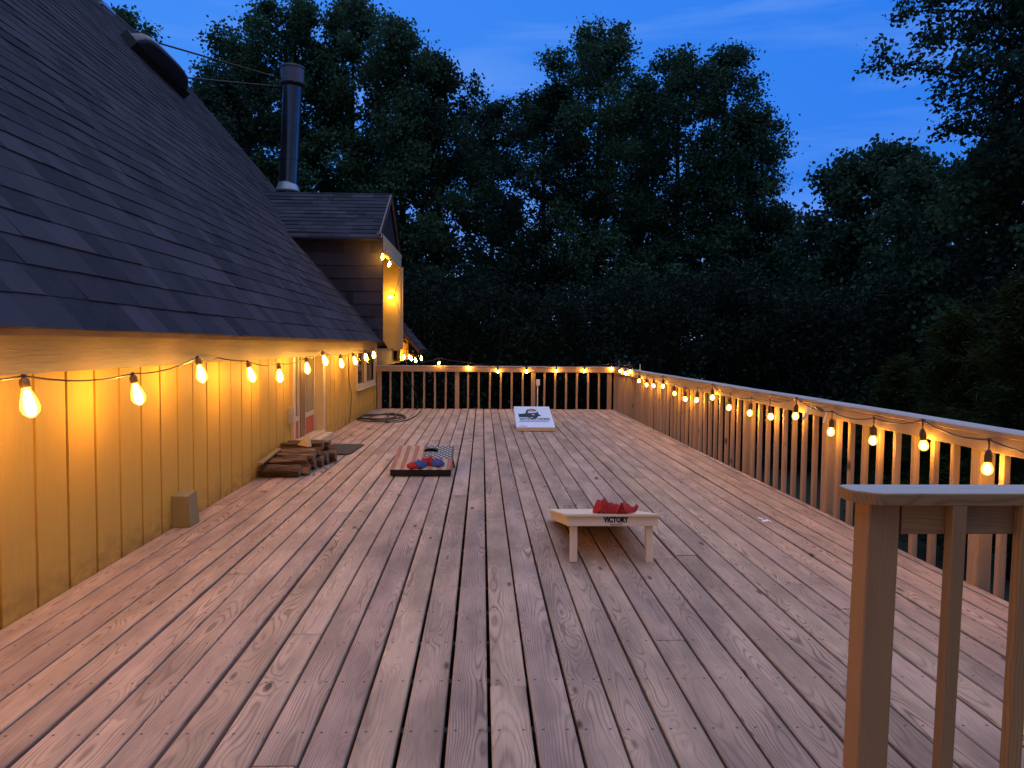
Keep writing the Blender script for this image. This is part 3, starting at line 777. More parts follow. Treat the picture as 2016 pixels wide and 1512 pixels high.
# ------------------------------------------------------------------ string lights
def make_bulb_meshes(kind):
    n = 14
    if kind == 'edison':
        prof = [(0.0, -0.172), (0.012, -0.170), (0.034, -0.150), (0.041, -0.128), (0.037, -0.10), (0.028, -0.07), (0.0185, -0.045), (0.0175, -0.036)]
        fil = [(0.0, -0.166), (0.016, -0.156), (0.0235, -0.128), (0.019, -0.085), (0.010, -0.052), (0.0, -0.046)]
        soc = [(0.0, 0.012), (0.008, 0.010), (0.018, 0.0), (0.0215, -0.012), (0.0215, -0.036), (0.017, -0.040), (0.0, -0.040)]
    else:
        prof = [(0.0, -0.128), (0.014, -0.125), (0.026, -0.113), (0.0305, -0.097), (0.028, -0.080), (0.020, -0.064), (0.0165, -0.056)]
        fil = [(0.0, -0.119), (0.013, -0.113), (0.018, -0.096), (0.013, -0.077), (0.0, -0.068)]
        soc = [(0.0, 0.014), (0.008, 0.012), (0.015, -0.002), (0.020, -0.018), (0.0205, -0.050), (0.0185, -0.058), (0.0, -0.058)]
    out = []
    for nm, pr, k, mt in (('bulb', prof, n, 'bulbglass'), ('filament', fil, 8, 'filament'), ('socket', soc, 12, 'socket_glowtint' if kind == 'edison' else 'socket')):
        b = MB(); b.lathe(pr, (0, 0, 0), k)
        me = b.mesh(nm + '_' + kind, True); me.materials.append(M[mt]); out.append(me)
    return out
BM = {k: make_bulb_meshes(k) for k in ('edison', 'globe')}
def add_bulb(parent, p, kind, tilt=None):
    g, f, s = BM[kind]
    o = bpy.data.objects.new('bulb', g); COL.objects.link(o); o.parent = parent; o.location = Vector(p) - wloc(parent)
    if tilt: o.rotation_euler = tilt
    for nm, me in (('filament', f), ('socket', s)):
        c = bpy.data.objects.new(nm, me); COL.objects.link(c); c.parent = o
    return o
def sag(p, q, n=6, drop=0.02):
    p, q = Vector(p), Vector(q)
    return [p.lerp(q, i / n) - Vector((0, 0, drop * 4 * (i / n) * (1 - i / n))) for i in range(n)]
def string(label, loc, spots, kind, hang, ctrl, drop=0.015, tilts=None):
    """spots: bulb centres; ctrl: cord points in order ('b', i) or a point"""
    t = empty('string_lights', loc, label, 'string lights', 'warm string lights round the deck')
    off = 0.11 if kind == 'edison' else 0.095
    tops = [Vector(p) + Vector((0, 0, off)) for p in spots]
    rr = random.Random(len(spots))
    for i, p in enumerate(tops):
        tl = tilts[i] if tilts else (rr.uniform(-0.12, 0.12), rr.uniform(-0.12, 0.12), rr.uniform(0, 6))
        add_bulb(t, p, kind, tl)
    c = MB()
    pts = []
    seq = [(tops[k[1]] + Vector((0, 0, hang + 0.012))) if isinstance(k, tuple) and k[0] == 'b' else Vector(k) for k in ctrl]
    for i in range(len(seq) - 1): pts += sag(seq[i], seq[i + 1], 6, drop * min(1.0, (seq[i + 1] - seq[i]).length))
    pts.append(seq[-1])
    c.tube(pts, 0.0048, 6)
    for p in tops:
        c.tube([p + Vector((0, 0, 0.008)), p + Vector((0.002, 0.001, hang * 0.5 + 0.005)), p + Vector((0, 0, hang + 0.014))], 0.004, 6)
        c.tube([p + Vector((0, -0.012, hang + 0.012)), p + Vector((0, 0.012, hang + 0.012))], 0.009, 6)
    link('cord', c.mesh('cord', True), M['cord'], t)
    return t

XL = WX + 0.27
lb = [(48, 797), (262, 779), (390, 738), (488, 740), (549, 741), (603, 726), (635, 711), (670, 716), (695, 711), (718, 704), (735, 699)]
lp = [on(x, y, x=XL) for x, y in lb]
first = on(-170, 815, x=XL)
more = [Vector((XL, first.y - 0.95 * k, 1.06 + 0.04 * (k % 2))) for k in (3, 2, 1)]
lp = more + [first] + lp
hk1, hk2 = on(427, 704, x=XL - 0.22), on(634, 692, x=XL - 0.22)
hk3 = on(709, 690, x=XL - 0.22)
ctrl = [Vector((XL, first.y - 3.3, 1.3)), ('b', 0), ('b', 1), ('b', 2), ('b', 3), ('b', 4), ('b', 5), ('b', 6), hk1, ('b', 7), ('b', 8), ('b', 9), hk2, ('b', 10), ('b', 11), ('b', 12), hk3, ('b', 13), ('b', 14), (EX + 0.02, 16.0, 1.36)]
rt = random.Random(3)
string('string of teardrop bulbs sagging along the tan siding under the eave', (WX, 9, 1.2), lp, 'edison', 0.004, ctrl, 0.03,
       [(rt.uniform(-0.16, 0.16), rt.uniform(-0.14, 0.14) - 0.17, 0) for _ in lp])
# dormer and far eave
dp = [Vector((-2.36, 17.4, 3.08)), Vector((-2.34, 16.35, 2.35)), on(754, 506, x=-2.02), on(769, 521, x=-2.03), on(777, 590, y=19.6), on(795, 677, y=20.1)] 
string('few bulbs strung round the dormer opening above the eave', (-2.05, 18, 2.5), dp, 'edison', 0.004,
       [(-2.34, 16.2, 2.3), ('b', 1), ('b', 0), (-2.0, 16.3, 3.35), ('b', 2), ('b', 3), (-2.05, 19.6, 3.2), ('b', 4), (-2.05, 19.9, 1.9), ('b', 5)], 0.02,
       [(0.1, 0, 0), (0, 0.1, 0), (rt.uniform(-0.2, 0.2), 0.1, 0), (0.2, 0.3, 0), (0.1, 1.2, 0), (0.1, 0.9, 0)])
ep = [on(795, 703, y=20.3), on(804, 704, y=20.7), on(809, 706, y=21.1), on(816, 710, y=20.5), on(829, 706, y=22.0)]
string('tight cluster of bulbs under the low eave past the dormer', (-1.6, 21, 1.1), ep, 'edison', 0.006,
       [(-1.95, 20.05, 1.25), ('b', 0), (-1.85, 20.5, 1.22), ('b', 3), ('b', 1), ('b', 2), ('b', 4), (-1.62, 22.2, 1.2)], 0.05,
       [(0.1, rt.uniform(-0.5, 0.0), 0) for _ in ep])
# far rail
YF = DY - 0.075
fp = [on(865, 715, y=YF), on(922, 724, y=YF), on(980, 732, y=YF), on(1036, 732, y=YF), on(1095, 731, y=YF), on(1151, 731, y=YF), on(1204, 726, y=YF)]
fctrl = [(-1.3, DY - 0.06, 0.98)]
for i in range(7): fctrl.append(('b', i))
string('seven bulbs strung along the rail at the far end of the deck', (0.4, DY, 0.9), fp, 'globe', 0.006, fctrl, 0.03)
# right rail
XR = DX - 0.038 - 0.05
rb = [(1220, 731), (1231, 735), (1239, 732), (1258, 750), (1273, 758), (1287, 760), (1306, 761), (1327, 775), (1349, 786), (1373, 788), (1402, 783), (1437, 803), (1478, 814), (1515, 821), (1567, 820), (1637, 851), (1719, 868), (1815, 878), (1945, 924)]
rp = [on(x, y, x=XR) for x, y in rb]
rp.append(Vector((XR, rp[-1].y - 0.75, 0.71)))
hooks = {3: (1258, 731), 6: (1311, 742), 10: (1406, 757), 14: (1571, 789), 17: (1823, 828)}
n = len(rp)
rctrl = [(DX - 0.05, DY - 0.08, 0.86)]
for i in range(n): rctrl.append(('b', i))
t = string('long string of round bulbs hanging in loops along the right railing', (DX, 9, 0.8), rp, 'globe', 0.055, rctrl, 0.05)
# extra run of cord stapled to the rail face, with paper tags
c = MB()
pts = [on(x, y, x=DX - 0.043) for x, y in ((1258, 732), (1311, 741), (1380, 752), (1450, 766), (1520, 779), (1575, 789), (1640, 801), (1720, 812), (1830, 829), (1930, 848), (2030, 868))]
c.tube(pts, 0.0035, 6); link('feeder_cord', c.mesh('feeder_cord', True), M['cord'], t)
for (a, b2, w) in (((1598, 800), (1580, 827), 0.032), ((1627, 812), (1621, 832), 0.026)):
    p, q = on(a[0], a[1], x=XR + 0.015), on(b2[0], b2[1], x=XR - 0.01)
    c = MB(); c.beam([p, q], w, 0.0015, up=(1, 0, 0), ch=0.0003); link('paper_tag', c.mesh('paper_tag'), M['paper'], t)
c = MB(); p = on(1613, 805, x=XR + 0.02); c.tube([p + Vector((0, 0.06, 0.01)), p, p - Vector((0, 0.06, 0.012))], 0.012, 8); link('plug', c.mesh('plug', True), M['socket'], t)
c = MB(); p = on(1260, 728, x=DX - 0.05); c.tube([p, p + Vector((0, 0, 0.10))], 0.006, 6); link('hook', c.mesh('hook', True), M['plasticw'], t)

# ------------------------------------------------------------------ bean bag boards
def board(name, label, x0, x1, yn, yf, zn, zf, thick, apron, face_mats, skin, hole, near_high=False, legs=True, inset=0.0):
    """top slab from (yn, zn) to (yf, zf); heights are of the top face"""
    e = empty(name, ((x0 + x1) / 2, (yn + yf) / 2, 0), label, 'bean bag board', 'bean bag toss boards on the deck')
    d = Vector((0, yf - yn, zf - zn)); L = d.length; d.normalize(); nrm = Vector((0, -d.z, d.y))
    def P(u, v, h=0.0): return Vector((x0 + u * (x1 - x0), yn, zn)) + d * (v * L) + nrm * h
    W = x1 - x0
    cu, cv, rad = hole
    n = 40; b = MB()
    ring = [(cu + rad / W * math.cos(2 * math.pi * k / n), cv + rad / L * math.sin(2 * math.pi * k / n)) for k in range(n)]
    # outer boundary walked in step with the ring
    def outer(k):
        t = 2 * math.pi * k / n; c, s = math.cos(t), math.sin(t)
        best = 1e9
        for (lim, comp, o) in ((1, c / W, cu), (0, c / W, cu), (1, s / L, cv), (0, s / L, cv)):
            if abs(comp) > 1e-9:
                q = (lim - o) / comp
                if q > 0: best = min(best, q)
        return (cu + best * c / W, cv + best * s / L)
    out = [outer(k) for k in range(n)]
    # make sure the four corners exist
    for cor in ((0, 0), (1, 0), (1, 1), (0, 1)):
        k = min(range(n), key=lambda i: ((out[i][0] - cor[0]) * W) ** 2 + ((out[i][1] - cor[1]) * L) ** 2); out[k] = cor
    vs = [P(u, v) for u, v in ring] + [P(u, v) for u, v in out] + [P(u, v, -thick) for u, v in ring] + [P(u, v, -thick) for u, v in out]
    fs, ms = [], []
    for k in range(n):
        k2 = (k + 1) % n
        fs += [(k, n + k, n + k2, k2), (2 * n + k, 2 * n + k2, 3 * n + k2, 3 * n + k), (k, k2, 2 * n + k2, 2 * n + k), (n + k, 3 * n + k, 3 * n + k2, n + k2)]
        ms += [0, 1, 1, 1]
    w = [((i.x - x0), (i.y - yn), i.z) for i in vs]
    b.add(vs, fs, w, 0.3); b.m = ms
    b.build('top', [face_mats, skin], e)
    b = MB(); t = 0.019; i0 = inset
    up = nrm
    mid = -thick - apron / 2 - 0.0005
    fr_a, fr_b = i0 / L, 1 - i0 / L
    uu0, uu1 = (i0 + t / 2) / W, 1 - (i0 + t / 2) / W
    for u in (uu0, uu1): b.beam([P(u, fr_a, mid), P(u, fr_b, mid)], t, apron, up=nrm, ch=0.001)
    for v in (fr_a + t / 2 / L, fr_b - t / 2 / L): b.beam([P(uu0 + t / 2 / W + 0.0005, v, mid), P(uu1 - t / 2 / W - 0.0005, v, mid)], t, apron, up=nrm, ch=0.001)
    b.build('apron', skin, e)
    return e, P, W, L, d, nrm

def sheet(polys, P, h, W, L, th=0.0006):
    """flat print: polygons in metres from the near left corner of a board"""
    b = MB()
    for poly in polys:
        b.prism([P(x / W, y / L, h) for x, y in poly], (P(0, 0, h + th) - P(0, 0, h)))
    return b

def text_mesh(body, size, bold=0.0, xscale=1.0):
    cu = bpy.data.curves.new('lettering', 'FONT'); cu.body = body; cu.size = size; cu.align_x = 'CENTER'; cu.align_y = 'CENTER'; cu.offset = bold; cu.extrude = 0.0006; cu.resolution_u = 3
    ob = bpy.data.objects.new('lettering', cu); COL.objects.link(ob)
    bpy.context.view_layer.update()
    me = bpy.data.meshes.new_from_object(ob.evaluated_get(bpy.context.evaluated_depsgraph_get()))
    bpy.data.objects.remove(ob); bpy.data.curves.remove(cu)
    for v in me.vertices: v.co.x *= xscale
    return me

# near pine board: its tall end faces the camera
e, P, W, L, d, nrm = board('cornhole_board', 'pale pine bean bag board standing on legs, VICTORY lettered on its high end', 0.523, 1.127, 4.72, 5.91, 0.305, 0.083, 0.013, 0.060, M['pine'], M['pine'], (0.5, 0.19, 0.076), inset=0.018)
for u in (0.10, 0.885):
    b = MB(); x = 0.523 + u * 0.604
    b.beam([(x + 0.003 * (1 if u > .5 else -1), 4.715 + 0.03, 0.0), (x, 4.778, 0.285)], 0.045, 0.036, up=(0, 1, 0), ch=0.002); b.build('leg', M['pine'], e)
for body, sz, dz, bold, xs in (('VICTORY', 0.044, 0.262, 0.0028, 0.82), ('TAILGATE', 0.0135, 0.2365, 0.0002, 1.3)):
    me = text_mesh(body, sz, bold, xs); me.materials.clear(); me.materials.append(M['navy'])
    o = link('lettering', me, None, e)
    hh = -0.036 if sz > 0.03 else -0.0645
    pos = P(0.53, 0.018 / L, hh) - d * 0.0008
    o.matrix_world = Matrix.Identity(4)
    rm = Matrix((Vector((1, 0, 0)), nrm, -d)).transposed().to_4x4()
    o.location = pos - wloc(e); o.rotation_euler = rm.to_euler()

# flag board
e2, P2, W2, L2, d2, n2 = board('cornhole_board', 'flag patterned bean bag board with black frame and striped face', -0.934, -0.312, 7.86, 8.74, 0.072, 0.205, 0.012, 0.052, M['stripe_w'], M['black'], (0.60, 0.78, 0.076))
sw = W2 / 13
def clip_poly_hole(polys): return polys
hx, hy, hr = 0.60 * W2, 0.78 * L2, 0.0765
def strip_cells(x0, x1, y0, y1, ny=60):
    out = []
    for j in range(ny):
        a, b_ = y0 + (y1 - y0) * j / ny, y0 + (y1 - y0) * (j + 1) / ny
        m = (a + b_) / 2; dy = m - hy
        if abs(dy) < hr:
            w = math.sqrt(hr * hr - dy * dy); l, r_ = hx - w, hx + w
            if x0 < l: out.append((x0, min(x1, l), a, b_))
            if x1 > r_: out.append((max(x0, r_), x1, a, b_))
        else: out.append((x0, x1, a, b_))
    # merge full-width rows
    res = []
    for c in out:
        if res and abs(res[-1][3] - c[2]) < 1e-9 and res[-1][:2] == c[:2]: res[-1] = (c[0], c[1], res[-1][2], c[3])
        else: res.append(c)
    return [[(p, r), (q, r), (q, s), (p, s)] for p, q, r, s in res if q - p > 1e-4]
ux, uy = 0.50 * W2, 0.44 * L2
pol = []
for k in range(0, 13, 2):
    x0, x1 = k * sw, (k + 1) * sw
    if x0 >= ux: pol += strip_cells(x0, x1, 0.0, uy)
    elif x1 > ux: pol += strip_cells(x0, ux, 0, L2) + strip_cells(ux, x1, 0, uy)
    else: pol += strip_cells(x0, x1, 0, L2)
sheet(pol, P2, 0.0004, W2, L2).build('stripes', M['stripe_r'], e2)
un = sheet(strip_cells(ux, W2, uy, L2), P2, 0.0006, W2, L2).build('star_field', M['union'], e2)
stars = []
for j in range(11):
    m_ = 5 if j % 2 == 0 else 4
    for i in range(m_):
        cx = ux + (W2 - ux) * ((i + (0.5 if m_ == 5 else 1.0)) / 5.0); cy = uy + (L2 - uy) * (j + 0.6) / 11.2
        if (cx - hx) ** 2 + (cy - hy) ** 2 < (hr + 0.012) ** 2: continue
        stars.append([(cx + (0.0165 if k % 2 == 0 else 0.0075) * math.cos(math.pi * k / 5 + 0.3), cy + (0.0165 if k % 2 == 0 else 0.0075) * math.sin(math.pi * k / 5 + 0.3)) for k in range(10)])
link('star', sheet(stars, P2, 0.0014, W2, L2).mesh('star'), M['starw'], un)
ringp = [( hx + (hr + 0.004) * math.cos(t), hy + (hr + 0.004) * math.sin(t)) for t in [2 * math.pi * k / 32 for k in range(32)]]
b = MB(); b.tube([P2(x / W2, y / L2, 0.0015) for x, y in ringp + ringp[:1]], 0.003, 6); b.build('hole_rim', M['black'], e2)
for u in (0.035, 0.965):
    b = MB(); b.beam([P2(u, 0.80, -0.04), (P2(u, 0, 0).x + (0.035 if u > 0.5 else -0.02), P2(u, 0.66, 0).y, 0.008)], 0.03, 0.018, up=(1, 0, 0)); b.build('leg', M['black'], e2)

# white board with printed emblem
e3, P3, W3, L3, d3, n3 = board('cornhole_board', 'white bean bag board with black emblem near the far railing', 0.552, 1.164, 12.05, 13.23, 0.066, 0.302, 0.013, 0.046, M['whiteboard'], M['pine'], (0.49, 0.80, 0.076))
K = lambda pts: [(x * W3, y * L3) for x, y in pts]
emb = [K([(0.10, 0.63), (0.17, 0.625), (0.30, 0.65), (0.33, 0.80), (0.40, 0.765), (0.37, 0.70), (0.45, 0.66), (0.62, 0.70), (0.635, 0.80), (0.66, 0.60), (0.72, 0.53), (0.62, 0.50), (0.56, 0.38), (0.42, 0.36), (0.34, 0.46), (0.10, 0.46)]),
       K([(0.40, 0.765), (0.345, 0.80), (0.375, 0.86), (0.41, 0.83)])]
pr = sheet(emb, P3, 0.0004, W3, L3).build('emblem', M['black'], e3)
q = sheet([K([(0.36, 0.70), (0.40, 0.70), (0.41, 0.66), (0.37, 0.665)]), K([(0.46, 0.595), (0.52, 0.60), (0.55, 0.565), (0.49, 0.56)]), K([(0.40, 0.455), (0.45, 0.46), (0.49, 0.435), (0.44, 0.43)])], P3, 0.0016, W3, L3)
link('emblem_highlight', q.mesh('emblem_highlight'), M['whiteboard'], pr)
ol = lambda x0, y0, x1, y1, w: [[(x0, y0), (x1, y0), (x1, y0 + w), (x0, y0 + w)], [(x0, y1 - w), (x1, y1 - w), (x1, y1), (x0, y1)], [(x0, y0 + w), (x0 + w * .55, y0 + w), (x0 + w * .55, y1 - w), (x0, y1 - w)], [(x1 - w * .55, y0 + w), (x1, y0 + w), (x1, y1 - w), (x1 - w * .55, y1 - w)]]
lt = []
for (x0, x1) in ((0.115, 0.36), (0.60, 0.79), (0.795, 0.915)):
    lt += [K(p) for p in ol(x0, 0.315, x1, 0.425, 0.032)]
lt += [K([(0.36, 0.315), (0.60, 0.315), (0.60, 0.345), (0.36, 0.345)])]
lt += [K([(0.17, 0.347), (0.21, 0.347), (0.21, 0.37), (0.17, 0.37)]), K([(0.66, 0.36), (0.73, 0.36), (0.73, 0.375), (0.66, 0.375)]), K([(0.84, 0.362), (0.87, 0.362), (0.87, 0.393), (0.84, 0.393)])]
lt += [K([(0.085, 0.245), (0.86, 0.245), (0.86, 0.266), (0.085, 0.266)])]
sheet(lt, P3, 0.0004, W3, L3).build('lettering', M['navy'], e3)
sheet([K([(0.07, 0.045), (0.29, 0.045), (0.285, 0.060), (0.20, 0.066), (0.18, 0.078), (0.165, 0.066), (0.075, 0.06)])], P3, 0.0004, W3, L3).build('small_print', M['navy'], e3)
b = MB(); b.tube([P3(0.49 + 0.074 / W3 * math.cos(t), 0.80 + 0.074 / L3 * math.sin(t), -0.006) for t in [2 * math.pi * k / 30 for k in range(31)]], 0.0085, 6); b.build('hole_rim', M['orangehole'], e3)
for x in (0.60, 1.115):
    b = MB(); b.beam([(x, 13.15, 0.0), (x, 13.15, 0.22)], 0.042, 0.036, up=(0, 1, 0)); b.build('leg', M['pine'], e3)

# bean bags
def bean_bag(label, c, size, rotz, mat, nrm=Vector((0, 0, 1)), seed=0, hgt=0.05, peak=0.03, fold=0.0):
    rr = np.random.default_rng(seed)
    n = 22; vs = []
    ph = rr.uniform(0, 6.28, 8)
    def surf(u, v, s):
        r = max(abs(u), abs(v))
        body = (max(0, 1 - r ** 3)) ** 0.55
        wr = 0.16 * math.sin(5 * u + ph[0] + 2 * v) + 0.13 * math.sin(6 * v + ph[1] - 3 * u) + 0.08 * math.sin(11 * (u + v) + ph[2])
        h = hgt * (0.55 + 0.45 * s) * body * (1 + wr) * (1 if s > 0 else 0.0)
        cornr = max(0, abs(u * v) - 0.45) / 0.55
        ck = [(1, 1), (1, -1), (-1, 1), (-1, -1)].index((1 if u >= 0 else -1, 1 if v >= 0 else -1))
        h += cornr * peak * (0.3 + 1.4 * abs(math.sin(ph[3 + ck])))
        pull = 1 - 0.20 * (1 - abs(u * v)) * (abs(u) ** 4 + abs(v) ** 4) * 0.5 - 0.10
        x = u * pull * size * (1 + 0.1 * math.sin(3 * v + ph[7])); y = v * pull * size * (1 - fold * 0.5)
        h += fold * 0.05 * math.sin(2.2 * u + ph[6]) * (1 if s > 0 else 0.6) * body + 0.003 * s
        return (x, y, max(h, 0.001 * (s + 1)))
    b = MB()
    for s in (1, -1):
        vs = [surf(-1 + 2 * i / n, -1 + 2 * j / n, s) for i in range(n + 1) for j in range(n + 1)]
        fs = [(i * (n + 1) + j, (i + 1) * (n + 1) + j, (i + 1) * (n + 1) + j + 1, i * (n + 1) + j + 1) for i in range(n) for j in range(n)]
        if s < 0: fs = [f[::-1] for f in fs]
        b.add(vs, fs)
    me = b.mesh('bean_bag', True); me.materials.append(M[mat])
    o = bpy.data.objects.new('bean_bag', me); COL.objects.link(o)
    q = Vector((0, 0, 1)).rotation_difference(Vector(nrm)).to_matrix().to_4x4()
    o.matrix_world = Matrix.Translation(Vector(c)) @ q @ Matrix.Rotation(rotz, 4, 'Z')
    tag(o, label, 'bean bag', 'bean bags left on the boards')
    return o
def onb(P, W, L, d, nrm, px, py):
    r = ray(px, py); o = P(0, 0); t = nrm.dot(o - CAM) / nrm.dot(r); return CAM + r * t + nrm * 0.002
f = lambda px, py: onb(P2, W2, L2, d2, n2, px, py)
bean_bag('small red bean bag mostly hidden under the left blue one', f(814, 921), 0.062, 0.5, 'redcloth', n2, 2, 0.045, 0.012)
bean_bag('blue bean bag with raised corner at the left of the flag board pile', f(825, 920), 0.068, 0.9, 'bluecloth', n2, 5, 0.06, 0.03)
bean_bag('bright red bean bag in the middle of the flag board pile', f(844, 914), 0.072, 0.35, 'redcloth', n2, 9, 0.065, 0.012)
bean_bag('blue bean bag with pointed tip at the right of the flag board pile', f(862, 917), 0.062, 0.75, 'bluecloth', n2, 12, 0.06, 0.012)
b1 = P((1184 - 1117) / 194, 0.08, 0.004); 
bean_bag('crumpled dark red bean bag, left one on the pine board', P(0.46, 0.10, 0.003), 0.085, 0.2, 'redcloth', nrm, 21, 0.06, 0.012, 0.35)
bean_bag('crumpled dark red bean bag with raised corner, right one on the pine board', P(0.63, 0.075, 0.004), 0.085, 0.65, 'redcloth', nrm, 33, 0.058, 0.035, 0.4)

# ------------------------------------------------------------------ firewood
def log(label, x0, x1, y, z, ry, rz, seed, split=True, tilt=0.0, yaw=0.0):
    """irregular split log lying across the deck, from the wall toward +X"""
    rr = random.Random(seed); n = 14; m = 9
    base = []
    for k in range(n):
        t = 2 * math.pi * k / n
        r = 1.0
        if split:   # flatten one or two sides
            a1 = seed * 1.3
            r = min(1.0, 0.55 / max(0.15, math.cos(t - a1))) if math.cos(t - a1) > 0.2 else 1.0
            r = min(r, 0.62 / max(0.15, math.cos(t - a1 - 1.8))) if math.cos(t - a1 - 1.8) > 0.2 else r
        base.append(r * rr.uniform(0.80, 1.13))
    vs = []; zb = 1e9
    for i in range(m):
        u = i / (m - 1); x = x0 + (x1 - x0) * u
        bend = 0.010 * math.sin(u * 3 + seed)
        sc = 1.0 + 0.08 * math.sin(u * 4.2 + seed * 2)
        for k in range(n):
            t = 2 * math.pi * k / n; q = base[k] * sc * (1 + 0.05 * math.sin(9 * u + k * 1.7 + seed) + rr.uniform(-0.06, 0.06))
            vs.append([x, y + ry * q * math.cos(t) + bend + yaw * (u - .5), rz * q * math.sin(t) + tilt * (u - .5)])
            zb = min(zb, vs[-1][2])
    vs = [(a, b_, c - zb + z) for a, b_, c in vs]
    bb = MB(); fs = []; mi = []
    for i in range(m - 1):
        for k in range(n):
            k2 = (k + 1) % n; fs.append((i * n + k, i * n + k2, (i + 1) * n + k2, (i + 1) * n + k))
    bb.add(vs, fs); 
    bb.m = [1 if (split and base[(j % n)] < 0.85 and base[((j % n) + 1) % n] < 0.9) else 0 for j in range(len(fs))]
    bb.f.append(tuple(range(n - 1, -1, -1))); bb.m.append(2); bb.f.append(tuple(range((m - 1) * n, m * n))); bb.m.append(2)
    o = bb.build('firewood_log', [M['logbark'], M['logsplit'], M['logend']])
    tag(o, label, 'log', 'firewood stacked against the siding')
LX = WX + 0.02
log('round bark covered log, nearest of the woodpile', LX, LX + 0.40, 7.82, 0.0, 0.070, 0.062, 1, False, 0.0, 0.02)
log('split log with pale face lying second in the woodpile', LX + 0.02, LX + 0.47, 7.97, 0.0, 0.065, 0.065, 2, True, 0.0, -0.03)
log('pale split log slanting across the front top of the woodpile', LX + 0.01, LX + 0.44, 7.95, 0.105, 0.065, 0.042, 3, True, 0.015, 0.06)
log('dark short log on the deck in the middle of the woodpile', LX, LX + 0.42, 8.12, 0.0, 0.065, 0.070, 4, True, 0, 0.03)
log('narrow split log third on top of the woodpile', LX + 0.03, LX + 0.49, 8.10, 0.115, 0.062, 0.048, 14, True, -0.01, -0.04)
log('bark covered log on the deck before the fresh cut wedge', LX, LX + 0.46, 8.28, 0.0, 0.075, 0.075, 6, True, 0, -0.02)
log('wide dark split log on top in the middle of the woodpile', LX + 0.03, LX + 0.46, 8.27, 0.13, 0.078, 0.050, 5, True, 0.0, 0.03)
log('knotty dark log on the deck under the fresh cut wedge', LX, LX + 0.50, 8.46, 0.0, 0.080, 0.080, 16, True, 0, 0.02)
log('flat splintered log right below the fresh cut wedge', LX, LX + 0.47, 8.45, 0.135, 0.075, 0.036, 7, True, 0.0, 0.02)
log('square ended log on the deck behind the fresh cut wedge', LX + 0.05, LX + 0.52, 8.65, 0.0, 0.085, 0.085, 18, True, 0, 0.03)
log('stubby log sticking out furthest toward the doormat', LX + 0.16, LX + 0.58, 8.84, 0.0, 0.085, 0.085, 8, True)
log('rough log on top behind the fresh cut wedge', LX, LX + 0.46, 8.68, 0.15, 0.080, 0.050, 17, True, 0.01, -0.03)
log('thick dark log topmost at the door end of the woodpile', LX + 0.03, LX + 0.50, 8.88, 0.15, 0.090, 0.060, 9, True)
log('flat log at the back of the woodpile beside the door sill', LX + 0.14, LX + 0.52, 9.05, 0.0, 0.085, 0.10, 10, True)
# plank, wedge, chips
b = MB(); b.beam([on(512, 913, x=LX + 0.06), on(549, 884, x=LX + 0.09)], 0.05, 0.018, up=(0, 0, 1), ch=0.002); tag(b.build('wood_strip', M['block']), 'thin greyed wood strip leaning along the siding over the woodpile', 'wood strip')
yw = 8.44
p = [on(586, 876, y=yw), on(601, 857, y=yw), on(606, 880, y=yw)]
b = MB(); b.prism(p, (0.03, 0.06, 0.0)); tag(b.build('wood_wedge', M['cutwood']), 'bright fresh cut triangular wedge standing on the woodpile', 'wedge')
rr = random.Random(4)
for i, (px, py, w, ang) in enumerate([(624, 915, .05, .3), (632, 917, .07, 1.2), (640, 921, .06, 2.4), (619, 926, .05, .9), (634, 929, .055, 2.0), (645, 924, .05, .1), (618, 935, .045, 1.5), (627, 922, .06, 2.8), (648, 932, .03, .5)]):
    c = on(px, py, z=0.006); dx, dy = math.cos(ang) * w / 2, math.sin(ang) * w / 2
    b = MB(); b.beam([(c.x - dx, c.y - dy, 0.005), (c.x + dx, c.y + dy, 0.008 + 0.012 * rr.random())], 0.018, 0.005, ch=0.0008)
    o = b.build('wood_chip', M['logsplit'] if i % 3 else M['block']); tag(o, 'small splinter of bark lying beside the woodpile', 'wood chip', 'bark splinters beside the woodpile')
c = on(520, 967, z=0.004); b = MB()
b.add([(c.x - .06, c.y - .02, .003), (c.x, c.y - .015, .012), (c.x + .07, c.y + .0, .006), (c.x + .02, c.y + .02, .010), (c.x - .03, c.y + .015, .012)], [(0, 1, 4), (1, 3, 4), (1, 2, 3), (0, 4, 1), (1, 4, 3), (1, 3, 2)]); tag(b.build('bark_curl', M['cutwood']), 'pale curled bark sliver alone on the deck before the woodpile', 'bark sliver')
# paper scraps on the deck boards
sp = [((1492, 1019), (1503, 1023)), ((1500, 1026), (1512, 1025)), ((1508, 1022), (1520, 1028))]
for lab, (a, c2) in zip(('torn white paper scrap, left of three on the deck boards', 'torn white paper scrap, middle of three on the deck boards', 'torn white paper scrap, right of three on the deck boards'), sp):
    p, q = on(*a, z=0.004), on(*c2, z=0.004); w = Vector((0.004, 0.03, 0))
    b = MB(); b.prism([p - w, q - w * 0.6, q + w, p + w * 0.5], (0, 0, 0.002)); tag(b.build('paper_scrap', M['paper']), lab, 'paper scrap', 'white paper scraps on the deck')
# dead leaves
for i, (px, py) in enumerate([(723, 845), (727, 847), (690, 858), (1175, 942)]):
    c = on(px, py, z=0.006); s_ = 0.03; b = MB()
    b.add([(c.x - s_, c.y, .004), (c.x, c.y - s_ * 1.2, .014), (c.x + s_, c.y + .01, .006), (c.x, c.y + s_ * 1.4, .018)], [(0, 1, 3), (1, 2, 3)])
    tag(b.build('dead_leaf', M['logbark']), 'curled brown dead leaf on the deck boards', 'leaf', 'dead leaves on the deck')

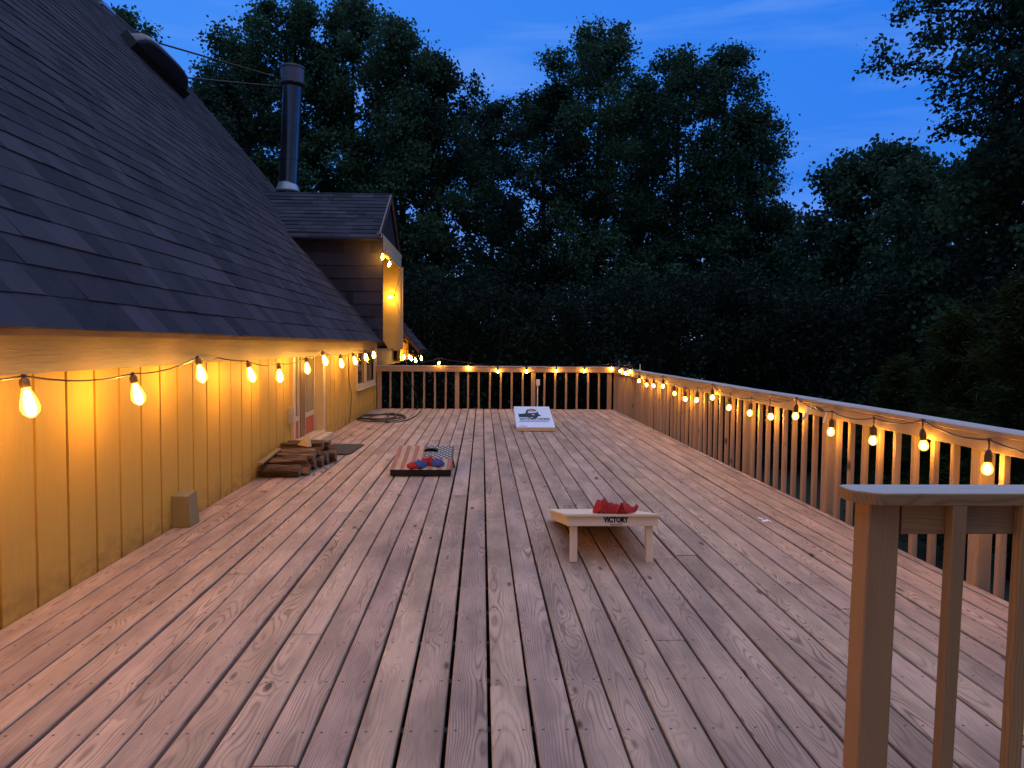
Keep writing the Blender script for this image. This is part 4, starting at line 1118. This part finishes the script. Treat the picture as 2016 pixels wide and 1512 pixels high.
# stub block against the siding
b = MB(); x0, x1, y0, y1 = WX + 0.003, WX + 0.118, 5.66, 5.84
vs = [(x0, y0, 0.002), (x1 + .012, y0 + .01, 0.002), (x1 + .018, y1, 0.002), (x0, y1, 0.002), (x0, y0, 0.232), (x1, y0 + .005, 0.227), (x1 - .004, y1, 0.243), (x0, y1, 0.245)]
b.add(vs, [(3, 2, 1, 0), (4, 5, 6, 7), (0, 1, 5, 4), (1, 2, 6, 5), (2, 3, 7, 6), (3, 0, 4, 7)], [(v[0] + 2.2, v[2], v[1] - 5.7) for v in vs], 0.2)
tag(b.build('wooden_block', M['block']), 'short greyed post stub standing against the bare siding', 'wooden block')
# doormat
b = MB(); poly = [(-2.10, 9.42), (-1.63, 9.40), (-1.60, 9.46), (-1.57, 10.32), (-1.60, 10.36), (-2.08, 10.37)]
b.prism([(x, y, 0.0025) for x, y in poly], (0, 0, 0.012)); tag(b.build('doormat', M['mat']), 'dark rectangular doormat lying outside the red door', 'doormat')
# coiled extension cord
pts = []
rr = random.Random(9)
c0 = on(735, 822, z=0.012)
for k in range(150):
    t = k / 150 * 2 * math.pi * 4.2; q = k / 150
    ra = 0.36 + 0.10 * math.sin(q * 9 + 1); rb_ = 0.62 + 0.2 * math.sin(q * 7)
    pts.append((c0.x + 0.12 + ra * math.cos(t) * 1.05 + 0.1 * math.sin(q * 5), c0.y + 0.1 + rb_ * math.sin(t) + 0.35 * (q - 0.5), 0.009 + 0.012 * (k % 37) / 37))
pts = [(max(x, WX + 0.03), y, z) for x, y, z in pts]
for px, py in ((760, 832), (785, 831), (805, 826), (820, 818), (829, 808), (831, 803)):
    c = on(px, py, z=0.008); pts.append((c.x, min(c.y, DY - 0.03), 0.009))
b = MB(); b.tube(pts, 0.0105, 6); tag(b.build('extension_cord', M['hosecord'], None, True), 'dark extension cord coiled on the deck below the window', 'extension cord')
# cable dangling from the eave to the deck
pts = [on(797, 706, y=20.2), on(803, 722, y=17.6), Vector((-1.62, DY - 0.05, 0.80)), Vector((-1.50, DY - 0.06, 0.55)), Vector((-1.36, DY - 0.07, 0.25)), Vector((-1.34, DY - 0.1, 0.01)), Vector((-1.42, DY - 0.55, 0.006))]
pp = []
for i in range(len(pts) - 1): pp += [pts[i].lerp(pts[i + 1], k / 4) for k in range(4)]
b = MB(); b.tube(pp, 0.007, 6); tag(b.build('cable', M['hosecord'], None, True), 'thin cable dangling from the low eave over the far railing', 'cable')
# wall cable
b = MB(); b.tube([(WX + 0.012, 13.1, 1.2), (WX + 0.012, 13.1, 0.75), (WX + 0.03, 13.25, 0.5), (WX + 0.02, 13.2, 0.2), (WX + 0.015, 13.1, 0.02)], 0.006, 6); tag(b.build('wall_cable', M['cord'], None, True), 'brown cable running down the siding beside the window', 'cable')
# outlet on the far post
e = empty('outlet', (1.155, DY - 0.0, 0.5), 'white weatherproof outlet box with pale conduit on the far railing', 'outlet')
c = on(1059.5, 753, y=DY - 0.03)
b = MB(); b.box((c.x - 0.037, DY - 0.03, c.z - 0.065), (c.x + 0.037, DY + 0.02, c.z + 0.065)); b.build('outlet_box', M['plasticw'], e)
b = MB(); b.tube([(c.x - 0.01, DY - 0.006, c.z - 0.066), (c.x - 0.01, DY - 0.006, 0.0)], 0.012, 8); b.build('conduit', M['plasticw'], e)

# ------------------------------------------------------------------ trees
def leaf_object(name, C, U, V, tint, mat, parent):
    n = len(C)
    co = np.empty((n, 4, 3), dtype=np.float32)
    co[:, 0] = C - U; co[:, 1] = C + V * 1.0 - U * 0.1; co[:, 2] = C + U; co[:, 3] = C - V * 1.0 - U * 0.1
    me = bpy.data.meshes.new(name)
    me.vertices.add(n * 4); me.vertices.foreach_set('co', co.ravel())
    me.loops.add(n * 4); me.loops.foreach_set('vertex_index', np.arange(n * 4, dtype=np.int32))
    me.polygons.add(n); me.polygons.foreach_set('loop_start', np.arange(0, n * 4, 4, dtype=np.int32))
    me.polygons.foreach_set('loop_total', np.full(n, 4, dtype=np.int32))
    at = me.attributes.new('tint', 'FLOAT', 'POINT'); at.data.foreach_set('value', np.repeat(tint, 4).astype(np.float32))
    me.update(); me.validate()
    return link(name, me, mat, parent)

def tree(kind, label, x, y, z_top, z_low, rad, nleaf, leaf, mat, seed, group, cat='tree', lean=(0, 0), spread=1.0, sig=0.47, nlimb=26, z_base=None, aspect=0.42, plume=1.0):
    g = np.random.default_rng(seed)
    z0 = GZ if z_base is None else z_base
    e = empty(kind, (x, y, z0), label, cat, group)
    H = z_top - z0
    T = np.linspace(0, 1, 9)
    tx = x + lean[0] * T ** 1.5 + np.cumsum(g.normal(0, 0.03 * H / 9, 9)) * (T > 0)
    ty = y + lean[1] * T ** 1.5 + np.cumsum(g.normal(0, 0.03 * H / 9, 9)) * (T > 0)
    tz = z0 + H * 0.97 * T
    b = MB()
    r0 = 0.012 * H + 0.05
    b.tube([(tx[i], ty[i], tz[i]) for i in range(9)], [r0 * (1 - 0.88 * t) for t in T], 7)
    cl = []      # cluster centres and sizes
    fl = (z_low - z0) / H
    for k in range(nlimb):
        f = (k + g.uniform(0, 1)) / nlimb
        t = fl + (1 - fl) * f * 0.97
        px, py, pz = np.interp(t, T, tx), np.interp(t, T, ty), np.interp(t, T, tz)
        prof = (1 - f) ** (0.42 * plume) * (f + 0.35) ** 0.22 * 1.2
        ln = rad * prof * g.uniform(0.55, 1.15) * spread
        az = k * 2.399 + g.uniform(-0.5, 0.5)
        up = g.uniform(0.25, 0.75) + 0.55 * f
        pts = []; m = 5
        for i in range(m + 1):
            s = i / m
            pts.append(np.array([px + math.cos(az) * ln * s + g.normal(0, 0.04) * s, py + math.sin(az) * ln * s + g.normal(0, 0.04) * s, pz + ln * up * (s ** 1.3) * 0.9 + g.normal(0, 0.04) * s]))
        b.tube([tuple(q) for q in pts], [max(0.010, r0 * 0.42 * (1 - t) * (1 - 0.85 * i / m)) for i in range(m + 1)], 5)
        for i in range(2, m + 1):
            for _ in range(2 if i < m else 3):
                c = pts[i] + g.normal(0, 0.22, 3) * np.array([1, 1, 0.9]) * (0.5 + 0.4 * ln) 
                cl.append((c, sig * g.uniform(0.6, 1.25) * (0.75 + 0.25 * (1 - f)), 1.0))
                if g.uniform() < 0.5: b.tube([tuple(pts[i]), tuple((pts[i] + c) / 2 + g.normal(0, 0.03, 3)), tuple(c)], [0.014, 0.010, 0.005], 4)
        # upright sprigs that feather the outline
        tip = pts[-1] + np.array([0, 0, g.uniform(0.1, 0.45)])
        cl.append((tip, sig * 0.45, 0.4))
    top = np.array([tx[-1], ty[-1], tz[-1]])
    for q in range(5): cl.append((top + np.array([g.normal(0, 0.16), g.normal(0, 0.16), -0.32 * q + 0.12]), sig * (0.32 + 0.13 * q), 0.35 + 0.12 * q))
    b.build('trunk', M['bark'], e, True)
    w = np.array([c[2] * c[1] ** 2 for c in cl]); w /= w.sum()
    idx = g.choice(len(cl), nleaf, p=w)
    cc = np.array([c[0] for c in cl]); ss = np.array([c[1] for c in cl])
    off = g.normal(0, 1, (nleaf, 3)) * np.array([1, 1, 0.72])
    C = cc[idx] + off * ss[idx][:, None] * 0.68
    tint_c = g.uniform(0, 1, len(cl))
    tint = np.clip(0.55 * tint_c[idx] + 0.45 * g.uniform(0, 1, nleaf), 0, 1)
    C = C[:]; 
    U = g.normal(0, 1, (nleaf, 3)); U[:, 2] = U[:, 2] * 0.7 - 0.45
    U /= np.linalg.norm(U, axis=1)[:, None]
    V = np.cross(U, g.normal(0, 1, (nleaf, 3))); V /= np.linalg.norm(V, axis=1)[:, None]
    s = leaf * g.uniform(0.65, 1.25, nleaf)[:, None]
    leaf_object('crown', C, U * s * 0.5, V * s * 0.5 * aspect * 1.4, tint, M[mat], e)
    return e

def at(px, py, Y): return on(px, py, y=Y)
G1 = 'tall trees behind the deck'
spec = [  # top pixel, depth, low z, radius, leaves, leaf, material, label
    ((235, 6), 34, 6.0, 1.5, 9000, 0.17, 'leaf_a', 'small treetop peeking over the cabin ridge beside the roof vent'),
    ((425, 150), 30, 1.0, 1.9, 16000, 0.15, 'leaf_b', 'lower dark tree between the skylight and the stove pipe'),
    ((492, 62), 33, 2.0, 2.0, 18000, 0.15, 'leaf_a', 'leafy tree directly left of the stove pipe top'),
    ((572, -8), 32, 1.5, 2.3, 26000, 0.15, 'leaf_a', 'tall pointed tree rising straight behind the stove pipe'),
    ((682, -5), 33, 1.5, 2.5, 28000, 0.15, 'leaf_a', 'broad tall tree rising above the dormer roof'),
    ((788, 28), 31, 1.0, 2.0, 22000, 0.15, 'leaf_a', 'tall plume shaped tree just right of the dormer peak'),
    ((866, 108), 32, 0.5, 1.9, 20000, 0.15, 'leaf_b', 'right shoulder tree of the big clump beside the dormer'),
    ((960, 190), 37, 0.2, 2.1, 19000, 0.16, 'leaf_b', 'shorter dark tree in the dip between the two tall clumps'),
    ((1068, 165), 34, 0.0, 2.1, 20000, 0.15, 'leaf_b', 'mid height tree left of the steep middle crown'),
    ((1178, 48), 33.5, 1.0, 2.5, 28000, 0.15, 'leaf_a', 'tallest middle tree with a dense rounded point'),
    ((1268, 150), 38, 0.3, 2.3, 20000, 0.16, 'leaf_b', 'dark tree filling the notch right of the middle crown'),
    ((1338, 85), 33, 1.8, 1.9, 17000, 0.15, 'leaf_c', 'feathery open tree with airy twigs near the sky gap'),
    ((1412, 82), 35, 1.5, 2.2, 19000, 0.15, 'leaf_c', 'airy tall tree with see-through crown beside the sky gap'),
    ((1480, 195), 33, 0.8, 1.6, 14000, 0.15, 'leaf_c', 'sparse tree edging the open sky gap'),
    ((1535, 400), 33, -0.5, 1.3, 9000, 0.15, 'leaf_b', 'low tree at the foot of the open sky gap'),
]
i = 0
for (tp, Y, zl, rd, nl, lf, mt, lab) in spec:
    p = at(tp[0], tp[1], Y); i += 1
    tree('tall_tree', lab, p.x, p.y, p.z, zl, rd * 1.22, int(nl * 1.9), lf * 1.12, mt, 100 + i, G1, nlimb=max(18, int((p.z - zl) * 2.6)), plume=1.0)
G2 = 'broadleaf trees right of the sky gap'
spec2 = [
    ((1652, 300), 26, -0.3, 1.35, 10000, 0.17, 'leaf_c', 'rounded tree just right of the open sky gap'),
    ((1738, 262), 25, -0.5, 1.7, 13000, 0.17, 'leaf_c', 'leafy tree with a lone sprig on top below the overhanging branches'),
    ((1822, 300), 27, -0.5, 1.6, 11000, 0.17, 'leaf_c', 'broad leaved tree behind the right hand thicket'),
    ((1605, 440), 28, -1.2, 1.2, 7000, 0.16, 'leaf_b', 'small dark tree low in front of the sky gap'),
    ((1890, 330), 20, -1.0, 1.8, 16000, 0.16, 'leaf_c', 'dense green tree below the overhanging branches'),
    ((1985, 250), 18, -1.0, 1.9, 20000, 0.15, 'leaf_a', 'dense tree at the right edge under the overhanging branches'),
]
for (tp, Y, zl, rd, nl, lf, mt, lab) in spec2:
    p = at(tp[0], tp[1], Y); i += 1
    tree('broadleaf_tree', lab, p.x, p.y, p.z, zl, rd, int(nl * 1.5), lf, mt, 200 + i, G2, nlimb=20, plume=0.8, aspect=0.55)
# big tree whose limbs overhang at upper right
p = at(2130, 20, 17)
def overhang():
    g = np.random.default_rng(77)
    x, y = p.x + 0.3, 17.0
    e = empty('overhanging_tree', (x, y, GZ), 'large tree reaching spreading leafy branches in from the upper right', 'tree')
    b = MB()
    b.tube([(x, y, GZ), (x + 0.1, y, 2), (x - 0.1, y + 0.1, 6), (x, y, 10), (x - 0.2, y, 13)], [0.3, 0.26, 0.22, 0.15, 0.06], 9)
    cl = []
    def limb(p0, p1, r, nb, sg):
        p0, p1 = np.array(p0), np.array(p1); m = 9; pts = []
        for i in range(m + 1):
            s = i / m; q = p0 + (p1 - p0) * s; q = q + np.array([0, 0, 0.35 * math.sin(math.pi * s)]) + g.normal(0, 0.07, 3) * (s > 0); pts.append(q)
        b.tube([tuple(q) for q in pts], [max(0.008, r * (1 - 0.88 * i / m)) for i in range(m + 1)], 6)
        L = np.linalg.norm(p1 - p0)
        for i in range(2, m + 1):
            for _ in range(nb):
                d = (p1 - p0) / L; side = g.normal(0, 1, 3); side[2] *= 0.55; side -= d * side.dot(d); side /= np.linalg.norm(side)
                tl = g.uniform(0.25, 0.85) * (1.2 - 0.75 * i / m)
                q = pts[i] + side * tl + d * tl * 0.7 + np.array([0, 0, -0.12 * tl])
                b.tube([tuple(pts[i]), tuple((pts[i] * 0.5 + q * 0.5) + g.normal(0, 0.03, 3)), tuple(q)], [0.012, 0.009, 0.004], 4)
                for s in (0.45, 0.75, 1.0): cl.append((pts[i] + (q - pts[i]) * s, sg * g.uniform(0.7, 1.2)))
        cl.append((pts[-1], sg * 0.6))
    base = lambda z: (x, y, z)
    tgt = [((1712, 130), 16.6, 6.6), ((1800, 75), 17.2, 7.3), ((1845, 185), 16.4, 5.4), ((1850, -20), 17, 8.2), ((1905, 40), 17.6, 7.6), ((1830, 262), 16.5, 4.9), ((1900, 120), 16.0, 6.5), ((1930, 210), 17.2, 5.6), ((1960, -10), 16.2, 8.4), ((1985, 90), 17.5, 7.0), ((1880, 330), 16.8, 4.2), ((1990, 300), 16.2, 4.6), ((2080, 150), 16.5, 6.0), ((2150, 50), 15.8, 7.6), ((1760, 20), 17.4, 8.0)]
    for (q, Y, zb) in tgt:
        t = at(q[0] + 40, q[1], Y); limb(base(zb), (t.x, t.y, t.z), 0.07, 2, 0.17)
    b.build('trunk', M['bark'], e, True)
    n = 20000
    idx = g.integers(0, len(cl), n); cc = np.array([c[0] for c in cl]); ss = np.array([c[1] for c in cl])
    C = cc[idx] + g.normal(0, 1, (n, 3)) * ss[idx][:, None] * np.array([1, 1, 0.7])
    U = g.normal(0, 0.55, (n, 3)) + np.array([-0.55, 0, -0.45]); U /= np.linalg.norm(U, axis=1)[:, None]
    V = np.cross(U, g.normal(0, 1, (n, 3))); V /= np.linalg.norm(V, axis=1)[:, None]
    s = 0.125 * g.uniform(0.6, 1.25, n)[:, None]
    leaf_object('crown', C, U * s * 0.5, V * s * 0.5 * 0.62, g.uniform(0, 1, n), M['leaf_b'], e)
overhang()

# junipers at the right
def juniper(label, x, y, z_top, rad, n, seed):
    g = np.random.default_rng(seed)
    e = empty('juniper', (x, y, GZ), label, 'juniper', 'junipers outside the right railing')
    H = z_top - GZ
    b = MB(); b.tube([(x, y, GZ), (x + 0.05, y, GZ + H * 0.5), (x, y, z_top - 0.1)], [0.11, 0.07, 0.012], 7)
    nb = 95; cl = []; dirs = []
    for k in range(nb):
        f = (k + g.uniform()) / nb; z = GZ + 0.25 + (H - 0.35) * f; az = k * 2.399 + g.uniform(-.3, .3)
        ln = rad * (1 - f) ** 0.7 * g.uniform(0.35, 1.25) + 0.12
        d = np.array([math.cos(az), math.sin(az), g.uniform(-0.12, 0.55)]); d /= np.linalg.norm(d)
        p0 = np.array([x, y, z]); p1 = p0 + d * ln
        b.tube([tuple(p0), tuple((p0 + p1) / 2 + np.array([0, 0, 0.06])), tuple(p1)], [0.018, 0.012, 0.004], 4)
        for s in np.linspace(0.3, 1.05, 7): cl.append(p0 + d * ln * s); dirs.append(d)
    b.build('trunk', M['bark'], e, True)
    cl = np.array(cl); dirs = np.array(dirs); idx = g.integers(0, len(cl), n)
    C = cl[idx] + g.normal(0, 0.09, (n, 3))
    U = dirs[idx] + g.normal(0, 0.38, (n, 3)) + np.array([0, 0, -0.05]); U /= np.linalg.norm(U, axis=1)[:, None]
    V = np.cross(U, g.normal(0, 1, (n, 3))); V /= np.linalg.norm(V, axis=1)[:, None]
    s = g.uniform(0.08, 0.26, n)[:, None]
    leaf_object('crown', C, U * s * 0.5, V * 0.011, g.uniform(0, 1, n), M['leaf_d'], e)
for (q, Y, rd, n, lab) in [((1890, 610), 13.5, 1.35, 26000, 'olive green juniper standing over the right end of the rail'), ((2020, 545), 12.0, 1.4, 22000, 'tall olive juniper at the right edge of view'), ((1770, 705), 15.5, 1.0, 14000, 'short juniper low behind the middle of the right railing')]:
    t = at(q[0], q[1], Y); juniper(lab, t.x, t.y, t.z, rd, n, int(q[0]))

# thicket shrubs closing the view below the crowns
G3 = 'shrubs in the thicket beyond the deck'
sh = [((560, 560), 27, 'shrub hidden low behind the dormer and stove pipe'), ((700, 560), 28, 'dark shrub behind the dormer wall'), ((840, 590), 26, 'dark shrub beside the dormer trim'), ((905, 560), 29, 'dark shrub above the left part of the far rail'), ((985, 585), 26, 'dark shrub above the far rail left of its middle'),
      ((1065, 600), 28, 'dark shrub above the far outlet box'), ((1140, 600), 25, 'dark shrub above the right part of the far rail'), ((1225, 585), 27, 'dark shrub above the far corner of the railings'), ((1310, 570), 24, 'pale leaved shrub right of the far railing corner'),
      ((1395, 560), 26, 'grey green shrub under the airy trees'), ((1470, 560), 25, 'broad shrub under the sparse tree'), ((1545, 590), 23, 'shrub at the foot of the sky gap'), ((1620, 615), 24, 'low shrub beneath the small dark tree'), ((1700, 620), 22, 'low shrub beneath the sprig topped tree'),
      ((1780, 600), 20, 'shrub behind the short juniper'), ((1865, 560), 19, 'shrub behind the olive juniper'), ((1960, 520), 17, 'shrub below the right edge tree'), ((1040, 520), 33, 'taller shrub between the trunks left of the middle tree'), ((1290, 500), 33, 'taller shrub between the trunks right of the middle tree'), ((780, 480), 33, 'taller shrub right of the dormer peak'), ((1480, 470), 34, 'taller shrub at the edge of the trees by the gap')]
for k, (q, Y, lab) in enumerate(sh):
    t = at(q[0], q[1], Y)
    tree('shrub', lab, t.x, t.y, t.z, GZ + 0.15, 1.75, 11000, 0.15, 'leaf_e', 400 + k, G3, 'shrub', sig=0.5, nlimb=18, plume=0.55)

# ------------------------------------------------------------------ render settings
SC.render.engine = 'CYCLES'
cy = SC.cycles
cy.use_denoising = True
try: cy.denoiser = 'OPENIMAGEDENOISE'
except Exception: pass
cy.max_bounces = 6; cy.diffuse_bounces = 3; cy.glossy_bounces = 3; cy.transmission_bounces = 4; cy.transparent_max_bounces = 8
cy.sample_clamp_indirect = 4.0
cy.use_light_tree = True
cy.caustics_reflective = False; cy.caustics_refractive = False
SC.view_settings.view_transform = 'Standard'
SC.view_settings.look = 'None'
SC.view_settings.exposure = 0.0
SC.view_settings.gamma = 1.0
